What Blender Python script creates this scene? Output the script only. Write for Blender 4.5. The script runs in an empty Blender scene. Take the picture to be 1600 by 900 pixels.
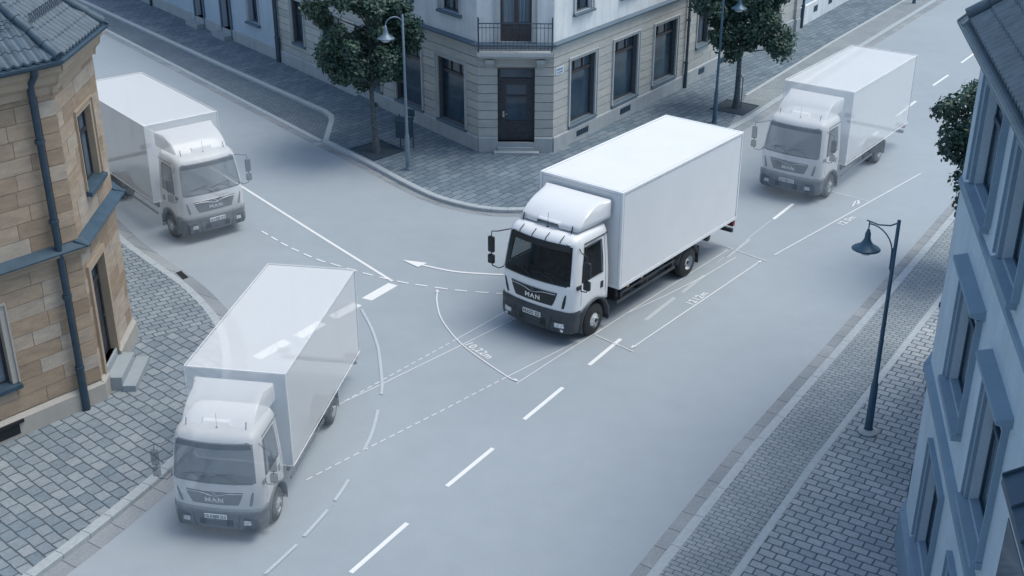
import bpy, bmesh, math, random
from mathutils import Vector, Matrix
random.seed(11)
R = math.radians
sc = bpy.context.scene
COL = sc.collection

# ------------------------------------------------------------------ camera
F, PITCH, HC = 1900.0, R(25.6), 14.0
cam_d = bpy.data.cameras.new('camera')
cam_d.sensor_width = 36.0
cam_d.lens = F / 1600.0 * 36.0
cam_d.clip_start = 0.1
cam_d.clip_end = 3000
cam = bpy.data.objects.new('camera', cam_d)
COL.objects.link(cam)
cam.location = (0, 0, HC)
cam.rotation_euler = (R(90) - PITCH, 0, 0)
sc.camera = cam
CP, SP = math.cos(PITCH), math.sin(PITCH)


def ray(u, v):
    x = (u - 800) / F
    y = -(v - 450) / F
    return (x, CP + y * SP, -SP + y * CP)


def G(u, v, z=0.0):
    """surveyed place on the level z from the photograph's coordinates"""
    d = ray(u, v)
    t = (z - HC) / d[2]
    return Vector((d[0] * t, d[1] * t, z))


def V2(p):
    return Vector((p[0], p[1]))


# ------------------------------------------------------------------ materials
class NT:
    def __init__(s, name):
        s.m = bpy.data.materials.new(name)
        s.m.use_nodes = True
        s.t = s.m.node_tree
        s.t.nodes.clear()
        s.out = s.n('ShaderNodeOutputMaterial')

    def n(s, typ, **kw):
        nd = s.t.nodes.new(typ)
        for k, v in kw.items():
            if k in nd.inputs:
                nd.inputs[k].default_value = v
            else:
                setattr(nd, k, v)
        return nd

    def l(s, a, b):
        s.t.links.new(a, b)


def rgb(r, g, b):
    return (r, g, b, 1.0)


def coords(nt, rot=0.0, scale=(1, 1, 1)):
    tc = nt.n('ShaderNodeTexCoord')
    mp = nt.n('ShaderNodeMapping')
    mp.inputs['Rotation'].default_value = (0, 0, rot)
    mp.inputs['Scale'].default_value = scale
    nt.l(tc.outputs['Object'], mp.inputs['Vector'])
    return mp.outputs['Vector']


def noise_mix(nt, vec, c1, c2, scale, detail=4, lo=.35, hi=.65, rough=.6):
    no = nt.n('ShaderNodeTexNoise', Scale=scale, Detail=detail, Roughness=rough)
    nt.l(vec, no.inputs['Vector'])
    rp = nt.n('ShaderNodeValToRGB')
    rp.color_ramp.elements[0].position = lo
    rp.color_ramp.elements[1].position = hi
    rp.color_ramp.elements[0].color = c1
    rp.color_ramp.elements[1].color = c2
    nt.l(no.outputs['Fac'], rp.inputs['Fac'])
    return rp.outputs['Color'], no.outputs['Fac']


def mixc(nt, fac, a, b, mode='MIX'):
    mx = nt.n('ShaderNodeMix', data_type='RGBA', blend_type=mode)
    if isinstance(fac, (int, float)):
        mx.inputs[0].default_value = fac
    else:
        nt.l(fac, mx.inputs[0])
    for i, c in ((6, a), (7, b)):
        if isinstance(c, tuple):
            mx.inputs[i].default_value = c
        else:
            nt.l(c, mx.inputs[i])
    return mx.outputs[2]


def finish(nt, color, rough=.8, metal=0.0, bump=None, bstr=.2, bdist=.02, spec=.5, alpha=None, coat=0.0):
    b = nt.n('ShaderNodeBsdfPrincipled')
    if isinstance(color, tuple):
        b.inputs['Base Color'].default_value = color
    else:
        nt.l(color, b.inputs['Base Color'])
    if isinstance(rough, (int, float)):
        b.inputs['Roughness'].default_value = rough
    else:
        nt.l(rough, b.inputs['Roughness'])
    b.inputs['Metallic'].default_value = metal
    b.inputs['Specular IOR Level'].default_value = spec
    b.inputs['Coat Weight'].default_value = coat
    if bump is not None:
        bp = nt.n('ShaderNodeBump', Strength=bstr, Distance=bdist)
        nt.l(bump, bp.inputs['Height'])
        nt.l(bp.outputs['Normal'], b.inputs['Normal'])
    if alpha is None:
        nt.l(b.outputs[0], nt.out.inputs['Surface'])
    else:
        # a thin see-through skin: only its outer side scatters light
        tr = nt.n('ShaderNodeBsdfTransparent')
        geo = nt.n('ShaderNodeNewGeometry')
        mul = nt.n('ShaderNodeMath', operation='MULTIPLY')
        inv = nt.n('ShaderNodeMath', operation='SUBTRACT')
        inv.inputs[0].default_value = 1.0
        nt.l(geo.outputs['Backfacing'], inv.inputs[1])
        nt.l(inv.outputs[0], mul.inputs[0])
        mul.inputs[1].default_value = alpha
        ms = nt.n('ShaderNodeMixShader')
        nt.l(mul.outputs[0], ms.inputs[0])
        nt.l(tr.outputs[0], ms.inputs[1])
        nt.l(b.outputs[0], ms.inputs[2])
        nt.l(ms.outputs[0], nt.out.inputs['Surface'])
    return nt.m


def plain(name, c, rough=.6, metal=0.0, var=.12, scale=6.0, bstr=.05, spec=.5, coat=0.0, alpha=None):
    nt = NT(name)
    vec = coords(nt)
    c1 = rgb(*[x * (1 - var) for x in c])
    c2 = rgb(*[min(1, x * (1 + var)) for x in c])
    col, f = noise_mix(nt, vec, c1, c2, scale)
    return finish(nt, col, rough, metal, f, bstr, .01, spec, alpha, coat)


def weathered(name, c, dirt, rough=.85, scale=1.2, streak=True):
    """plaster / stone: cloudy tone, vertical streaks, fine grain"""
    nt = NT(name)
    vec = coords(nt)
    c1 = rgb(*[x * .93 for x in c])
    c2 = rgb(*[min(1, x * 1.05) for x in c])
    col, f = noise_mix(nt, vec, c1, c2, scale, 5)
    v2 = coords(nt, 0, (2.2, 2.2, .25))
    st, _ = noise_mix(nt, v2, rgb(1, 1, 1), rgb(0, 0, 0), 1.6, 6, .38, .72)
    mlt = nt.n('ShaderNodeMath', operation='MULTIPLY')
    nt.l(st, mlt.inputs[0])
    mlt.inputs[1].default_value = .38 if streak else .15
    inv = nt.n('ShaderNodeMath', operation='SUBTRACT')
    inv.inputs[0].default_value = .38 if streak else .15
    nt.l(mlt.outputs[0], inv.inputs[1])
    col = mixc(nt, inv.outputs[0], col, rgb(*dirt))
    fine, ff = noise_mix(nt, vec, rgb(.86, .86, .86), rgb(1, 1, 1), 40, 3, .3, .7)
    col = mixc(nt, 1.0, col, fine, 'MULTIPLY')
    return finish(nt, col, rough, 0, ff, .25, .01, .3)


def paving(name, rot, bw, bh, mortar, c1, c2, cm, offset=.5, bias=0.0, tint=None, bstr=.6, smooth=.15, wob=.012):
    nt = NT(name)
    vec = coords(nt, rot)
    # a little waviness in the joints
    no = nt.n('ShaderNodeTexNoise', Scale=2.5, Detail=2.0)
    nt.l(vec, no.inputs['Vector'])
    sub = nt.n('ShaderNodeVectorMath', operation='SUBTRACT')
    nt.l(no.outputs['Color'], sub.inputs[0])
    sub.inputs[1].default_value = (.5, .5, .5)
    scl = nt.n('ShaderNodeVectorMath', operation='SCALE')
    nt.l(sub.outputs[0], scl.inputs[0])
    scl.inputs['Scale'].default_value = wob * 4
    add = nt.n('ShaderNodeVectorMath', operation='ADD')
    nt.l(vec, add.inputs[0])
    nt.l(scl.outputs[0], add.inputs[1])
    br = nt.n('ShaderNodeTexBrick')
    br.offset = offset
    br.inputs['Scale'].default_value = 1.0
    br.inputs['Brick Width'].default_value = bw
    br.inputs['Row Height'].default_value = bh
    br.inputs['Mortar Size'].default_value = mortar
    br.inputs['Mortar Smooth'].default_value = smooth
    br.inputs['Bias'].default_value = bias
    br.inputs['Color1'].default_value = rgb(*c1)
    br.inputs['Color2'].default_value = rgb(*c2)
    br.inputs['Mortar'].default_value = rgb(*cm)
    nt.l(add.outputs[0], br.inputs['Vector'])
    grain, gf = noise_mix(nt, vec, rgb(.78, .79, .8), rgb(1.08, 1.07, 1.05), 22, 5, .3, .7)
    col = mixc(nt, 1.0, br.outputs['Color'], grain, 'MULTIPLY')
    big, _ = noise_mix(nt, vec, rgb(.8, .81, .83), rgb(1.08, 1.07, 1.06), .55, 4, .3, .7)
    col = mixc(nt, 1.0, col, big, 'MULTIPLY')
    inv = nt.n('ShaderNodeMath', operation='SUBTRACT')
    inv.inputs[0].default_value = 1.0
    nt.l(br.outputs['Fac'], inv.inputs[1])
    ad = nt.n('ShaderNodeMath', operation='MULTIPLY_ADD')
    nt.l(gf, ad.inputs[0])
    ad.inputs[1].default_value = .35
    nt.l(inv.outputs[0], ad.inputs[2])
    return finish(nt, col, .8, 0, ad.outputs[0], bstr, .02, .35)


def toned(name, ca, cb, cc, rough=.85, grain=.2, gscale=14):
    """blocks whose own tone is stored per block"""
    nt = NT(name)
    at = nt.n('ShaderNodeAttribute')
    at.attribute_name = 'tone'
    rp = nt.n('ShaderNodeValToRGB')
    rp.color_ramp.elements[0].position = 0.0
    rp.color_ramp.elements[0].color = rgb(*ca)
    rp.color_ramp.elements[1].position = 1.0
    rp.color_ramp.elements[1].color = rgb(*cc)
    e = rp.color_ramp.elements.new(.5)
    e.color = rgb(*cb)
    nt.l(at.outputs['Fac'], rp.inputs['Fac'])
    vec = coords(nt)
    v2 = coords(nt, 0, (1, 1, 3.5))
    g, gf = noise_mix(nt, v2, rgb(1 - grain, 1 - grain, 1 - grain * .9), rgb(1.08, 1.06, 1.03), 2.3, 6, .3, .7)
    col = mixc(nt, 1.0, rp.outputs['Color'], g, 'MULTIPLY')
    g2, gf2 = noise_mix(nt, vec, rgb(.88, .88, .88), rgb(1.04, 1.04, 1.04), gscale * 2, 4, .3, .7)
    col = mixc(nt, 1.0, col, g2, 'MULTIPLY')
    return finish(nt, col, rough, 0, gf2, .35, .012, .3)


M = {}
ST = math.atan2(math.sin(R(57.3)), math.cos(R(57.3)))          # heading of the main street


def road_mat():
    nt = NT('road_asphalt')
    vec = coords(nt)
    a, f1 = noise_mix(nt, vec, rgb(.318, .360, .398), rgb(.358, .402, .440), .18, 5, .3, .7)
    b, f2 = noise_mix(nt, vec, rgb(.88, .88, .89), rgb(1.06, 1.06, 1.06), 45, 4, .3, .7)
    col = mixc(nt, 1.0, a, b, 'MULTIPLY')
    c, f3 = noise_mix(nt, vec, rgb(.965, .968, .97), rgb(1.015, 1.015, 1.015), 1.7, 6, .35, .65)
    col = mixc(nt, 1.0, col, c, 'MULTIPLY')
    return finish(nt, col, .62, 0, f2, .12, .004, .35)


M['road'] = road_mat()
M['paint'] = plain('road_paint', (.77, .78, .79), .6, var=.05, scale=30)
M['paint_faded'] = plain('road_paint_faded', (.46, .50, .54), .6, var=.08, scale=24)
M['paint_soft'] = plain('road_paint_soft', (.69, .71, .73), .6, var=.05, scale=24)
M['gutter'] = paving('gutter_stone', -ST, .62, 3.0, .012, (.27, .30, .33), (.33, .355, .38), (.13, .15, .18), 0.0, bstr=.3)
M['kerb'] = plain('kerb_stone', (.37, .41, .44), .75, var=.08, scale=9, bstr=.2)
M['pave_big'] = paving('pavement_large_setts', -ST + R(90), .31, .20, .016, (.35, .395, .43), (.46, .49, .515), (.12, .145, .175), .5, bstr=.8)
M['pave_small'] = paving('pavement_small_bricks', -ST + R(90), .235, .118, .009, (.29, .335, .365), (.345, .385, .41), (.09, .115, .14), .5, bstr=.5, wob=.004)
M['pave_left'] = paving('pavement_block_setts', R(41.5), .33, .265, .016, (.20, .25, .295), (.31, .35, .385), (.085, .11, .138), .5, bstr=.8, wob=.02)
M['pave_left_far'] = paving('pavement_brick_setts', R(-34), .31, .20, .014, (.215, .262, .305), (.295, .34, .375), (.06, .082, .105), .5, bstr=.7)
M['pave_mid'] = paving('pavement_stone_slabs', -R(50), .55, .27, .014, (.135, .185, .235), (.21, .26, .305), (.06, .088, .12), .37, bstr=.8, wob=.035)
M['bay'] = paving('parking_bay_cobbles', R(37), .17, .13, .012, (.15, .195, .24), (.205, .25, .29), (.08, .11, .14), .5, bstr=.5)
M['strip'] = plain('edging_strip', (.40, .44, .465), .75, var=.07, scale=8, bstr=.2)
M['plaster'] = weathered('white_plaster', (.76, .79, .81), (.36, .42, .47))
M['plaster_blue'] = weathered('pale_blue_plaster', (.44, .53, .62), (.30, .37, .44), scale=.9)
M['plaster_r'] = weathered('blue_grey_plaster', (.52, .62, .70), (.36, .45, .53), scale=.9)
M['rustic'] = toned('rusticated_stone', (.40, .42, .415), (.45, .465, .455), (.49, .50, .48), grain=.14)
M['joint'] = plain('dark_joint', (.10, .115, .13), .9)
M['sand_joint'] = plain('sandstone_joint', (.16, .135, .11), .9)
M['plinth'] = weathered('plinth_stone', (.40, .43, .45), (.20, .24, .28))
M['trim'] = weathered('stone_trim', (.47, .50, .51), (.26, .30, .33), streak=False)
M['trim_dark'] = weathered('slate_trim', (.13, .18, .23), (.08, .11, .15), streak=False)
M['trim_r'] = weathered('blue_stone_trim', (.245, .34, .43), (.16, .235, .31), streak=False)
M['sand'] = toned('sandstone_block', (.315, .24, .175), (.42, .335, .25), (.455, .405, .345), grain=.24)
M['sand_trim'] = weathered('sandstone_trim', (.43, .345, .26), (.28, .24, .20), streak=False)
M['sand_grey'] = weathered('grey_sandstone', (.42, .40, .37), (.26, .27, .27), streak=False)
M['zinc'] = plain('zinc_sheet', (.045, .085, .125), .5, .2, var=.15, scale=3)
M['pipe'] = plain('painted_pipe', (.035, .062, .092), .5, .1, var=.12, scale=5)
M['tile'] = plain('roof_tile', (.06, .095, .13), .55, 0, var=.2, scale=3.5, bstr=.1)
M['iron'] = plain('dark_iron', (.028, .06, .095), .5, .25, var=.15)
M['lamp'] = plain('lamp_paint', (.045, .10, .155), .42, .2, var=.12, scale=5)
M['lamp_grey'] = plain('lamp_grey_paint', (.15, .21, .27), .45, .2, var=.1, scale=5)
M['wood'] = plain('dark_brown_wood', (.032, .036, .046), .45, 0, var=.25, scale=10, bstr=.1)
M['wood_red'] = plain('brown_wood_frame', (.052, .048, .052), .45, 0, var=.2, scale=10, bstr=.1)
M['step'] = weathered('step_stone', (.33, .37, .40), (.22, .26, .29), streak=False)
M['soil'] = plain('dark_grating', (.035, .055, .075), .8, 0, var=.4, scale=25, bstr=.5)
M['black'] = plain('near_black', (.012, .015, .02), .6)
M['sign_blue'] = plain('enamel_blue', (.06, .13, .27), .3)
M['sign_white'] = plain('enamel_white', (.55, .62, .70), .35)


def glass_mat():
    nt = NT('window_glass')
    vec = coords(nt)
    col, f = noise_mix(nt, vec, rgb(.018, .045, .075), rgb(.05, .085, .12), .9, 3, .35, .65)
    return finish(nt, col, .07, 0, None, spec=.7)


M['glass'] = glass_mat()


def curtain():
    nt = NT('net_curtain_glass')
    vec = coords(nt, 0, (14, 14, .4))
    col, f = noise_mix(nt, vec, rgb(.06, .10, .14), rgb(.16, .21, .26), 1.2, 2, .35, .65)
    return finish(nt, col, .12, 0, None, spec=.7)


M['curtain'] = curtain()


def leaf_mat():
    nt = NT('leaf')
    vec = coords(nt)
    a, f = noise_mix(nt, vec, rgb(.022, .062, .055), rgb(.075, .135, .108), 1.8, 3, .35, .65)
    b, f2 = noise_mix(nt, vec, rgb(.65, .7, .7), rgb(1.45, 1.35, 1.25), 11, 2, .35, .65)
    col = mixc(nt, 1.0, a, b, 'MULTIPLY')
    bs = nt.n('ShaderNodeBsdfPrincipled')
    nt.l(col, bs.inputs['Base Color'])
    bs.inputs['Roughness'].default_value = .45
    tl = nt.n('ShaderNodeBsdfTranslucent')
    nt.l(col, tl.inputs['Color'])
    ms = nt.n('ShaderNodeMixShader')
    ms.inputs[0].default_value = .22
    nt.l(bs.outputs[0], ms.inputs[1])
    nt.l(tl.outputs[0], ms.inputs[2])
    nt.l(ms.outputs[0], nt.out.inputs['Surface'])
    return nt.m


M['leaf'] = leaf_mat()
M['bark'] = plain('bark', (.075, .095, .11), .9, 0, var=.35, scale=14, bstr=.6)


# ------------------------------------------------------------------ mesh builder
class MB:
    def __init__(s):
        s.v = []
        s.f = []
        s.mi = []
        s.tone = []
        s.sm = []
        s.cur = 0
        s.ct = .5
        s.smooth = False

    def add(s, verts, faces):
        o = len(s.v)
        s.v += [tuple(p) for p in verts]
        for f in faces:
            s.f.append(tuple(i + o for i in f))
            s.mi.append(s.cur)
            s.tone.append(s.ct)
            s.sm.append(s.smooth)

    def hexa(s, b, t):
        """b,t: four corners each, same order (counter-clockwise seen from above)"""
        s.add(list(b) + list(t), [(3, 2, 1, 0), (4, 5, 6, 7), (0, 1, 5, 4), (1, 2, 6, 5), (2, 3, 7, 6), (3, 0, 4, 7)])

    def box(s, x0, x1, y0, y1, z0, z1):
        s.hexa([(x0, y0, z0), (x1, y0, z0), (x1, y1, z0), (x0, y1, z0)], [(x0, y0, z1), (x1, y0, z1), (x1, y1, z1), (x0, y1, z1)])

    def bbox(s, x0, x1, y0, y1, z0, z1, b=.02, seg=2):
        """box with rounded edges"""
        bm = bmesh.new()
        vs = [bm.verts.new(p) for p in [(x0, y0, z0), (x1, y0, z0), (x1, y1, z0), (x0, y1, z0), (x0, y0, z1), (x1, y0, z1), (x1, y1, z1), (x0, y1, z1)]]
        for f in [(3, 2, 1, 0), (4, 5, 6, 7), (0, 1, 5, 4), (1, 2, 6, 5), (2, 3, 7, 6), (3, 0, 4, 7)]:
            bm.faces.new([vs[i] for i in f])
        bmesh.ops.bevel(bm, geom=bm.edges[:], offset=b, segments=seg, affect='EDGES', profile=.5)
        bm.verts.index_update()
        s.add([v.co[:] for v in bm.verts], [[v.index for v in f.verts] for f in bm.faces])
        bm.free()

    def tube(s, pts, r, n=8, r1=None, caps=True):
        pts = [Vector(p) for p in pts]
        if r1 is None:
            rs = [r] * len(pts) if isinstance(r, (int, float)) else list(r)
        else:
            rs = [r + (r1 - r) * i / (len(pts) - 1) for i in range(len(pts))]
        ring = []
        prev = None
        for i, p in enumerate(pts):
            d = (pts[min(i + 1, len(pts) - 1)] - pts[max(i - 1, 0)]).normalized()
            if prev is None:
                a = d.cross(Vector((0, 0, 1)))
                if a.length < .05:
                    a = d.cross(Vector((1, 0, 0)))
                a.normalize()
            else:
                a = (prev - d * prev.dot(d)).normalized()
            prev = a
            b = d.cross(a)
            ring.append([p + (a * math.cos(2 * math.pi * k / n) + b * math.sin(2 * math.pi * k / n)) * rs[i] for k in range(n)])
        vs = [q for r_ in ring for q in r_]
        fs = []
        for i in range(len(pts) - 1):
            for k in range(n):
                k2 = (k + 1) % n
                fs.append((i * n + k, i * n + k2, (i + 1) * n + k2, (i + 1) * n + k))
        sm = s.smooth
        s.smooth = True
        s.add(vs, [tuple(reversed(f)) for f in fs] if False else fs)
        s.smooth = sm
        if caps:
            s.add(ring[0], [tuple(range(n))[::-1]])
            s.add(ring[-1], [tuple(range(n))])

    def lathe(s, prof, c=(0, 0, 0), axis='z', n=20):
        """prof: (radius, height) pairs"""
        vs, fs = [], []
        for r, h in prof:
            for k in range(n):
                a = 2 * math.pi * k / n
                p = (r * math.cos(a), r * math.sin(a), h)
                if axis == 'x':
                    p = (h, r * math.cos(a), r * math.sin(a))
                elif axis == 'y':
                    p = (r * math.sin(a), h, r * math.cos(a))
                vs.append((p[0] + c[0], p[1] + c[1], p[2] + c[2]))
        for i in range(len(prof) - 1):
            for k in range(n):
                k2 = (k + 1) % n
                fs.append((i * n + k, i * n + k2, (i + 1) * n + k2, (i + 1) * n + k))
        sm = s.smooth
        s.smooth = True
        s.add(vs, fs)
        s.smooth = sm

    def build(s, name, mats, parent=None, origin=None, recalc=True, bevel=0.0):
        if not isinstance(mats, (list, tuple)):
            mats = [mats]
        o = Vector(origin) if origin is not None else (Vector(parent.get('_o', (0, 0, 0))) if parent else Vector((0, 0, 0)))
        me = bpy.data.meshes.new(name)
        me.from_pydata([tuple(Vector(p) - o) for p in s.v], [], s.f)
        for m in mats:
            me.materials.append(m)
        me.polygons.foreach_set('material_index', s.mi)
        me.polygons.foreach_set('use_smooth', s.sm)
        at = me.attributes.new('tone', 'FLOAT', 'FACE')
        at.data.foreach_set('value', s.tone)
        if recalc:
            bm = bmesh.new()
            bm.from_mesh(me)
            bmesh.ops.recalc_face_normals(bm, faces=bm.faces)
            bm.to_mesh(me)
            bm.free()
        me.update()
        ob = bpy.data.objects.new(name, me)
        COL.objects.link(ob)
        if parent:
            ob.parent = parent
            if '_o' in parent.keys() and origin is None:
                ob['_o'] = list(o)
                if parent.type != 'EMPTY':
                    pass
        elif origin is not None:
            ob.location = o
        if bevel > 0:
            bv = ob.modifiers.new('edge', 'BEVEL')
            bv.width = bevel
            bv.segments = 2
            bv.limit_method = 'ANGLE'
            bv.angle_limit = R(35)
        return ob


def thing(name, label, cat, loc=(0, 0, 0), group=None):
    o = bpy.data.objects.new(name, None)
    COL.objects.link(o)
    o.location = loc
    o['_o'] = list(loc)
    o['label'] = label
    o['category'] = cat
    if group:
        o['group'] = group
    return o


def tag(o, label, cat, group=None):
    o['label'] = label
    o['category'] = cat
    if group:
        o['group'] = group
    return o


def structure(o):
    o['kind'] = 'structure'
    return o


def copy_tree(o, parent=None):
    c = o.copy()
    COL.objects.link(c)
    c.parent = parent
    for ch in list(o.children):
        copy_tree(ch, c)
    return c


# ------------------------------------------------------------------ polylines on the ground
def smooth_line(pts, n=6):
    P = [V2(p) for p in pts]
    P = [P[0] * 2 - P[1]] + P + [P[-1] * 2 - P[-2]]
    out = []
    for i in range(1, len(P) - 2):
        for k in range(n):
            t = k / n
            a, b, c, d = P[i - 1], P[i], P[i + 1], P[i + 2]
            out.append(.5 * ((2 * b) + (c - a) * t + (2 * a - 5 * b + 4 * c - d) * t * t + (3 * b - a - 3 * c + d) * t ** 3))
    out.append(P[-2])
    return out


def offset(pts, d):
    """parallel line, d > 0 to the left of the direction of travel"""
    out = []
    for i, p in enumerate(pts):
        a = pts[max(i - 1, 0)]
        b = pts[min(i + 1, len(pts) - 1)]
        if 0 < i < len(pts) - 1:
            d1 = (p - a).normalized()
            d2 = (b - p).normalized()
            n1 = Vector((-d1.y, d1.x))
            n2 = Vector((-d2.y, d2.x))
            m = (n1 + n2)
            m = m / max(m.length, 1e-6)
            k = max(.4, m.dot(n1))
            out.append(p + m * d / k)
        else:
            t = (b - a).normalized()
            out.append(p + Vector((-t.y, t.x)) * d)
    return out


def band(mb, pts, d0, d1, z):
    A, B = offset(pts, d0), offset(pts, d1)
    vs, fs = [], []
    for a, b in zip(A, B):
        vs += [(a.x, a.y, z), (b.x, b.y, z)]
    for i in range(len(A) - 1):
        fs.append((2 * i, 2 * i + 2, 2 * i + 3, 2 * i + 1))
    mb.add(vs, fs)


def kerb_solid(mb, pts, d0, d1, z0, z1, step=1.0):
    """kerb stones laid end to end with a fine joint"""
    # resample
    P = [pts[0]]
    for a, b in zip(pts, pts[1:]):
        n = max(1, int((b - a).length / .5))
        for k in range(1, n + 1):
            P.append(a.lerp(b, k / n))
    A, B = offset(P, d0), offset(P, d1)
    acc = 0
    for i in range(len(P) - 1):
        a0, a1, b0, b1 = A[i], A[i + 1], B[i], B[i + 1]
        acc += 1
        if acc % 2 == 0:
            a1 = a1 + (a0 - a1).normalized() * .012
            b1 = b1 + (b0 - b1).normalized() * .012
        ch = .02
        # chamfered front edge on the d0 side
        c0 = a0 + (b0 - a0).normalized() * ch
        c1 = a1 + (b1 - a1).normalized() * ch
        vs = [(a0.x, a0.y, z0), (a1.x, a1.y, z0), (b1.x, b1.y, z0), (b0.x, b0.y, z0),
              (a0.x, a0.y, z1 - ch), (a1.x, a1.y, z1 - ch), (c1.x, c1.y, z1), (c0.x, c0.y, z1), (b1.x, b1.y, z1), (b0.x, b0.y, z1)]
        fs = [(0, 1, 5, 4), (4, 5, 6, 7), (7, 6, 8, 9), (3, 9, 8, 2), (1, 2, 8, 6, 5), (0, 4, 7, 9, 3)]
        mb.add(vs, fs)


def ngon(mb, pts, z):
    mb.add([(p[0], p[1], z) for p in pts], [tuple(range(len(pts)))])


def up(ob):
    """make every face of a flat sheet look up"""
    me = ob.data
    bm = bmesh.new()
    bm.from_mesh(me)
    for f in bm.faces:
        if f.normal.z < 0:
            f.normal_flip()
    bm.to_mesh(me)
    bm.free()
    return ob


# ------------------------------------------------------------------ ground
mb = MB()
mb.add([(-700, -500, 0), (700, -500, 0), (700, 900, 0), (-700, 900, 0)], [(0, 1, 2, 3)])
structure(mb.build('ground', M['road'], recalc=False))
KZ = .12
sd = Vector((math.cos(ST), math.sin(ST)))

# right pavement: kerb runs from near to far, pavement on its right (negative offset)
kr = [V2(G(1008, 900, KZ)), V2(G(1167, 700, KZ)), V2(G(1380, 457.8, KZ)), V2(G(1486.7, 333, KZ))]
kr = [kr[0] - sd * 16] + kr + [kr[-1] + sd * 45]
mb = MB()
kerb_solid(mb, kr, 0, -.20, 0, KZ)
structure(mb.build('kerb', M['kerb']))
mb = MB()
band(mb, kr, .30, 0, .004)
structure(up(mb.build('gutter', M['gutter'], recalc=False)))
mb = MB()
a = offset(kr, -.20)
b = offset(kr, -40)
ngon(mb, [a[0], a[-1], b[-1], b[0]], KZ - .006)
band(mb, kr, -.19, -40, KZ - .004)
structure(up(mb.build('pavement', M['pave_big'], recalc=False)))
mb = MB()
sw = 1.285
band(mb, kr, -.20, -sw, KZ)
structure(up(mb.build('pavement', M['pave_small'], recalc=False)))
mb = MB()
band(mb, kr, -sw, -sw - .15, KZ + .004)
structure(up(mb.build('paving_strip', M['strip'], recalc=False)))

# middle pavement, road on the right hand when walking left to right
lm = V2(G(515, 180, KZ)) - V2(G(140, 7.5, KZ))
lm.normalize()
ext = [V2(G(140, 7.5, KZ)) - lm * 45]
corner = smooth_line([G(u, v, KZ) for u, v in [(504, 220), (545, 240), (585.7, 260.6), (631, 285), (676.4, 306), (721.7, 319), (767, 326.5), (822, 327), (880, 318), (950, 297), (1045, 250), (1147.7, 198.8), (1224, 151.7)]], 4)
far = [V2(G(1356.7, 66, KZ)), V2(G(1463.6, 0, KZ))]
far.append(far[-1] + sd * 50)
km = ext + [V2(G(140, 7.5, KZ)), V2(G(330, 95.5, KZ)), V2(G(503, 172.5, KZ)), V2(G(513, 180, KZ)), V2(G(514, 187, KZ))] + corner[:] + far
mb = MB()
kerb_solid(mb, km, 0, .20, 0, KZ)
structure(mb.build('kerb', M['kerb']))
mb = MB()
gl = corner + far
band(mb, gl, 0, -.28, .004)
structure(up(mb.build('gutter', M['gutter'], recalc=False)))
mb = MB()
inner = offset(km, .19)
bk = [far[-1] + Vector((-60, 40)), ext[0] + Vector((10, 60))]
ngon(mb, inner + bk, KZ - .004)
structure(up(mb.build('pavement', M['pave_mid'], recalc=False)))
# small setts between kerb and light strip on the street side of the middle pavement
mb = MB()
st0, st1, st2 = V2(G(1166.5, 148.8, KZ)), V2(G(1300, 66.5, KZ)), V2(G(1414, 0, KZ))
sl = [st0, st1, st2, st2 + sd * 50]
mb2 = MB()
band(mb2, sl, -.05, .09, KZ + .006)
structure(up(mb2.build('paving_strip', M['strip'], recalc=False)))
A_ = offset([corner[-5], corner[-1]] + far, .20)
ngon(mb, [A_[0], A_[1], A_[2], A_[3], A_[4], sl[3], sl[2], sl[1], sl[0]], KZ)
structure(up(mb.build('pavement', M['pave_small'], recalc=False)))
# parking bay
lb0, lb1 = V2(G(157, 42)), V2(G(503, 221))
ld = (lb1 - lb0).normalized()
mb = MB()
bay_line = [lb0 - ld * 45, lb0, lb1]
kin = [p for p in km[:6]]
ngon(mb, bay_line + [V2(G(505, 219)), V2(G(514, 190)), V2(G(514, 181))] + [km[3], km[2], km[1], km[0]], .004)
structure(up(mb.build('parking_bay', M['bay'], recalc=False)))
mb = MB()
kerb_solid(mb, bay_line, -.13, .05, 0, .035)
structure(mb.build('kerb', M['kerb']))
mb = MB()
band(mb, bay_line, -.13, -.40, .004)
structure(up(mb.build('gutter', M['gutter'], recalc=False)))

# left pavement round the sandstone house
lp = [(52, 900), (141, 833), (205, 782), (263, 733), (315, 682), (345, 635), (358, 600), (361, 570), (358, 536), (347, 504), (323, 472), (289, 440), (248, 411), (205, 380), (178, 355)]
kl = smooth_line([G(u, v, KZ) for u, v in lp], 4)
d0 = (kl[0] - kl[3]).normalized()
d1 = (kl[-1] - kl[-4]).normalized()
kl = [kl[0] + d0 * 22] + kl + [kl[-1] + d1 * 50]
mb = MB()
kerb_solid(mb, kl, 0, .20, 0, KZ)
structure(mb.build('kerb', M['kerb']))
mb = MB()
band(mb, kl, 0, -.38, .004)
structure(up(mb.build('gutter', M['gutter'], recalc=False)))
mb = MB()
ngon(mb, offset(kl, .19) + [kl[-1] + Vector((-40, -30)), kl[0] + Vector((-40, 10))], KZ - .004)
structure(up(mb.build('pavement', M['pave_left'], recalc=False)))
mb = MB()
ki = offset(kl, .20)
cut = [i for i, p in enumerate(kl) if p.y > G(349, 508, KZ).y][0]
ngon(mb, ki[cut:] + [kl[-1] + Vector((-38, -28)), V2(G(196, 538, KZ)) + Vector((-3, 0)), V2(G(200, 536, KZ))], KZ)
structure(up(mb.build('pavement', M['pave_left_far'], recalc=False)))


# ------------------------------------------------------------------ road markings
def quad_mark(mb, pts, z):
    P = [G(u, v) for u, v in pts]
    mb.add([(p.x, p.y, z) for p in P], [(0, 1, 2, 3)])


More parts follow.
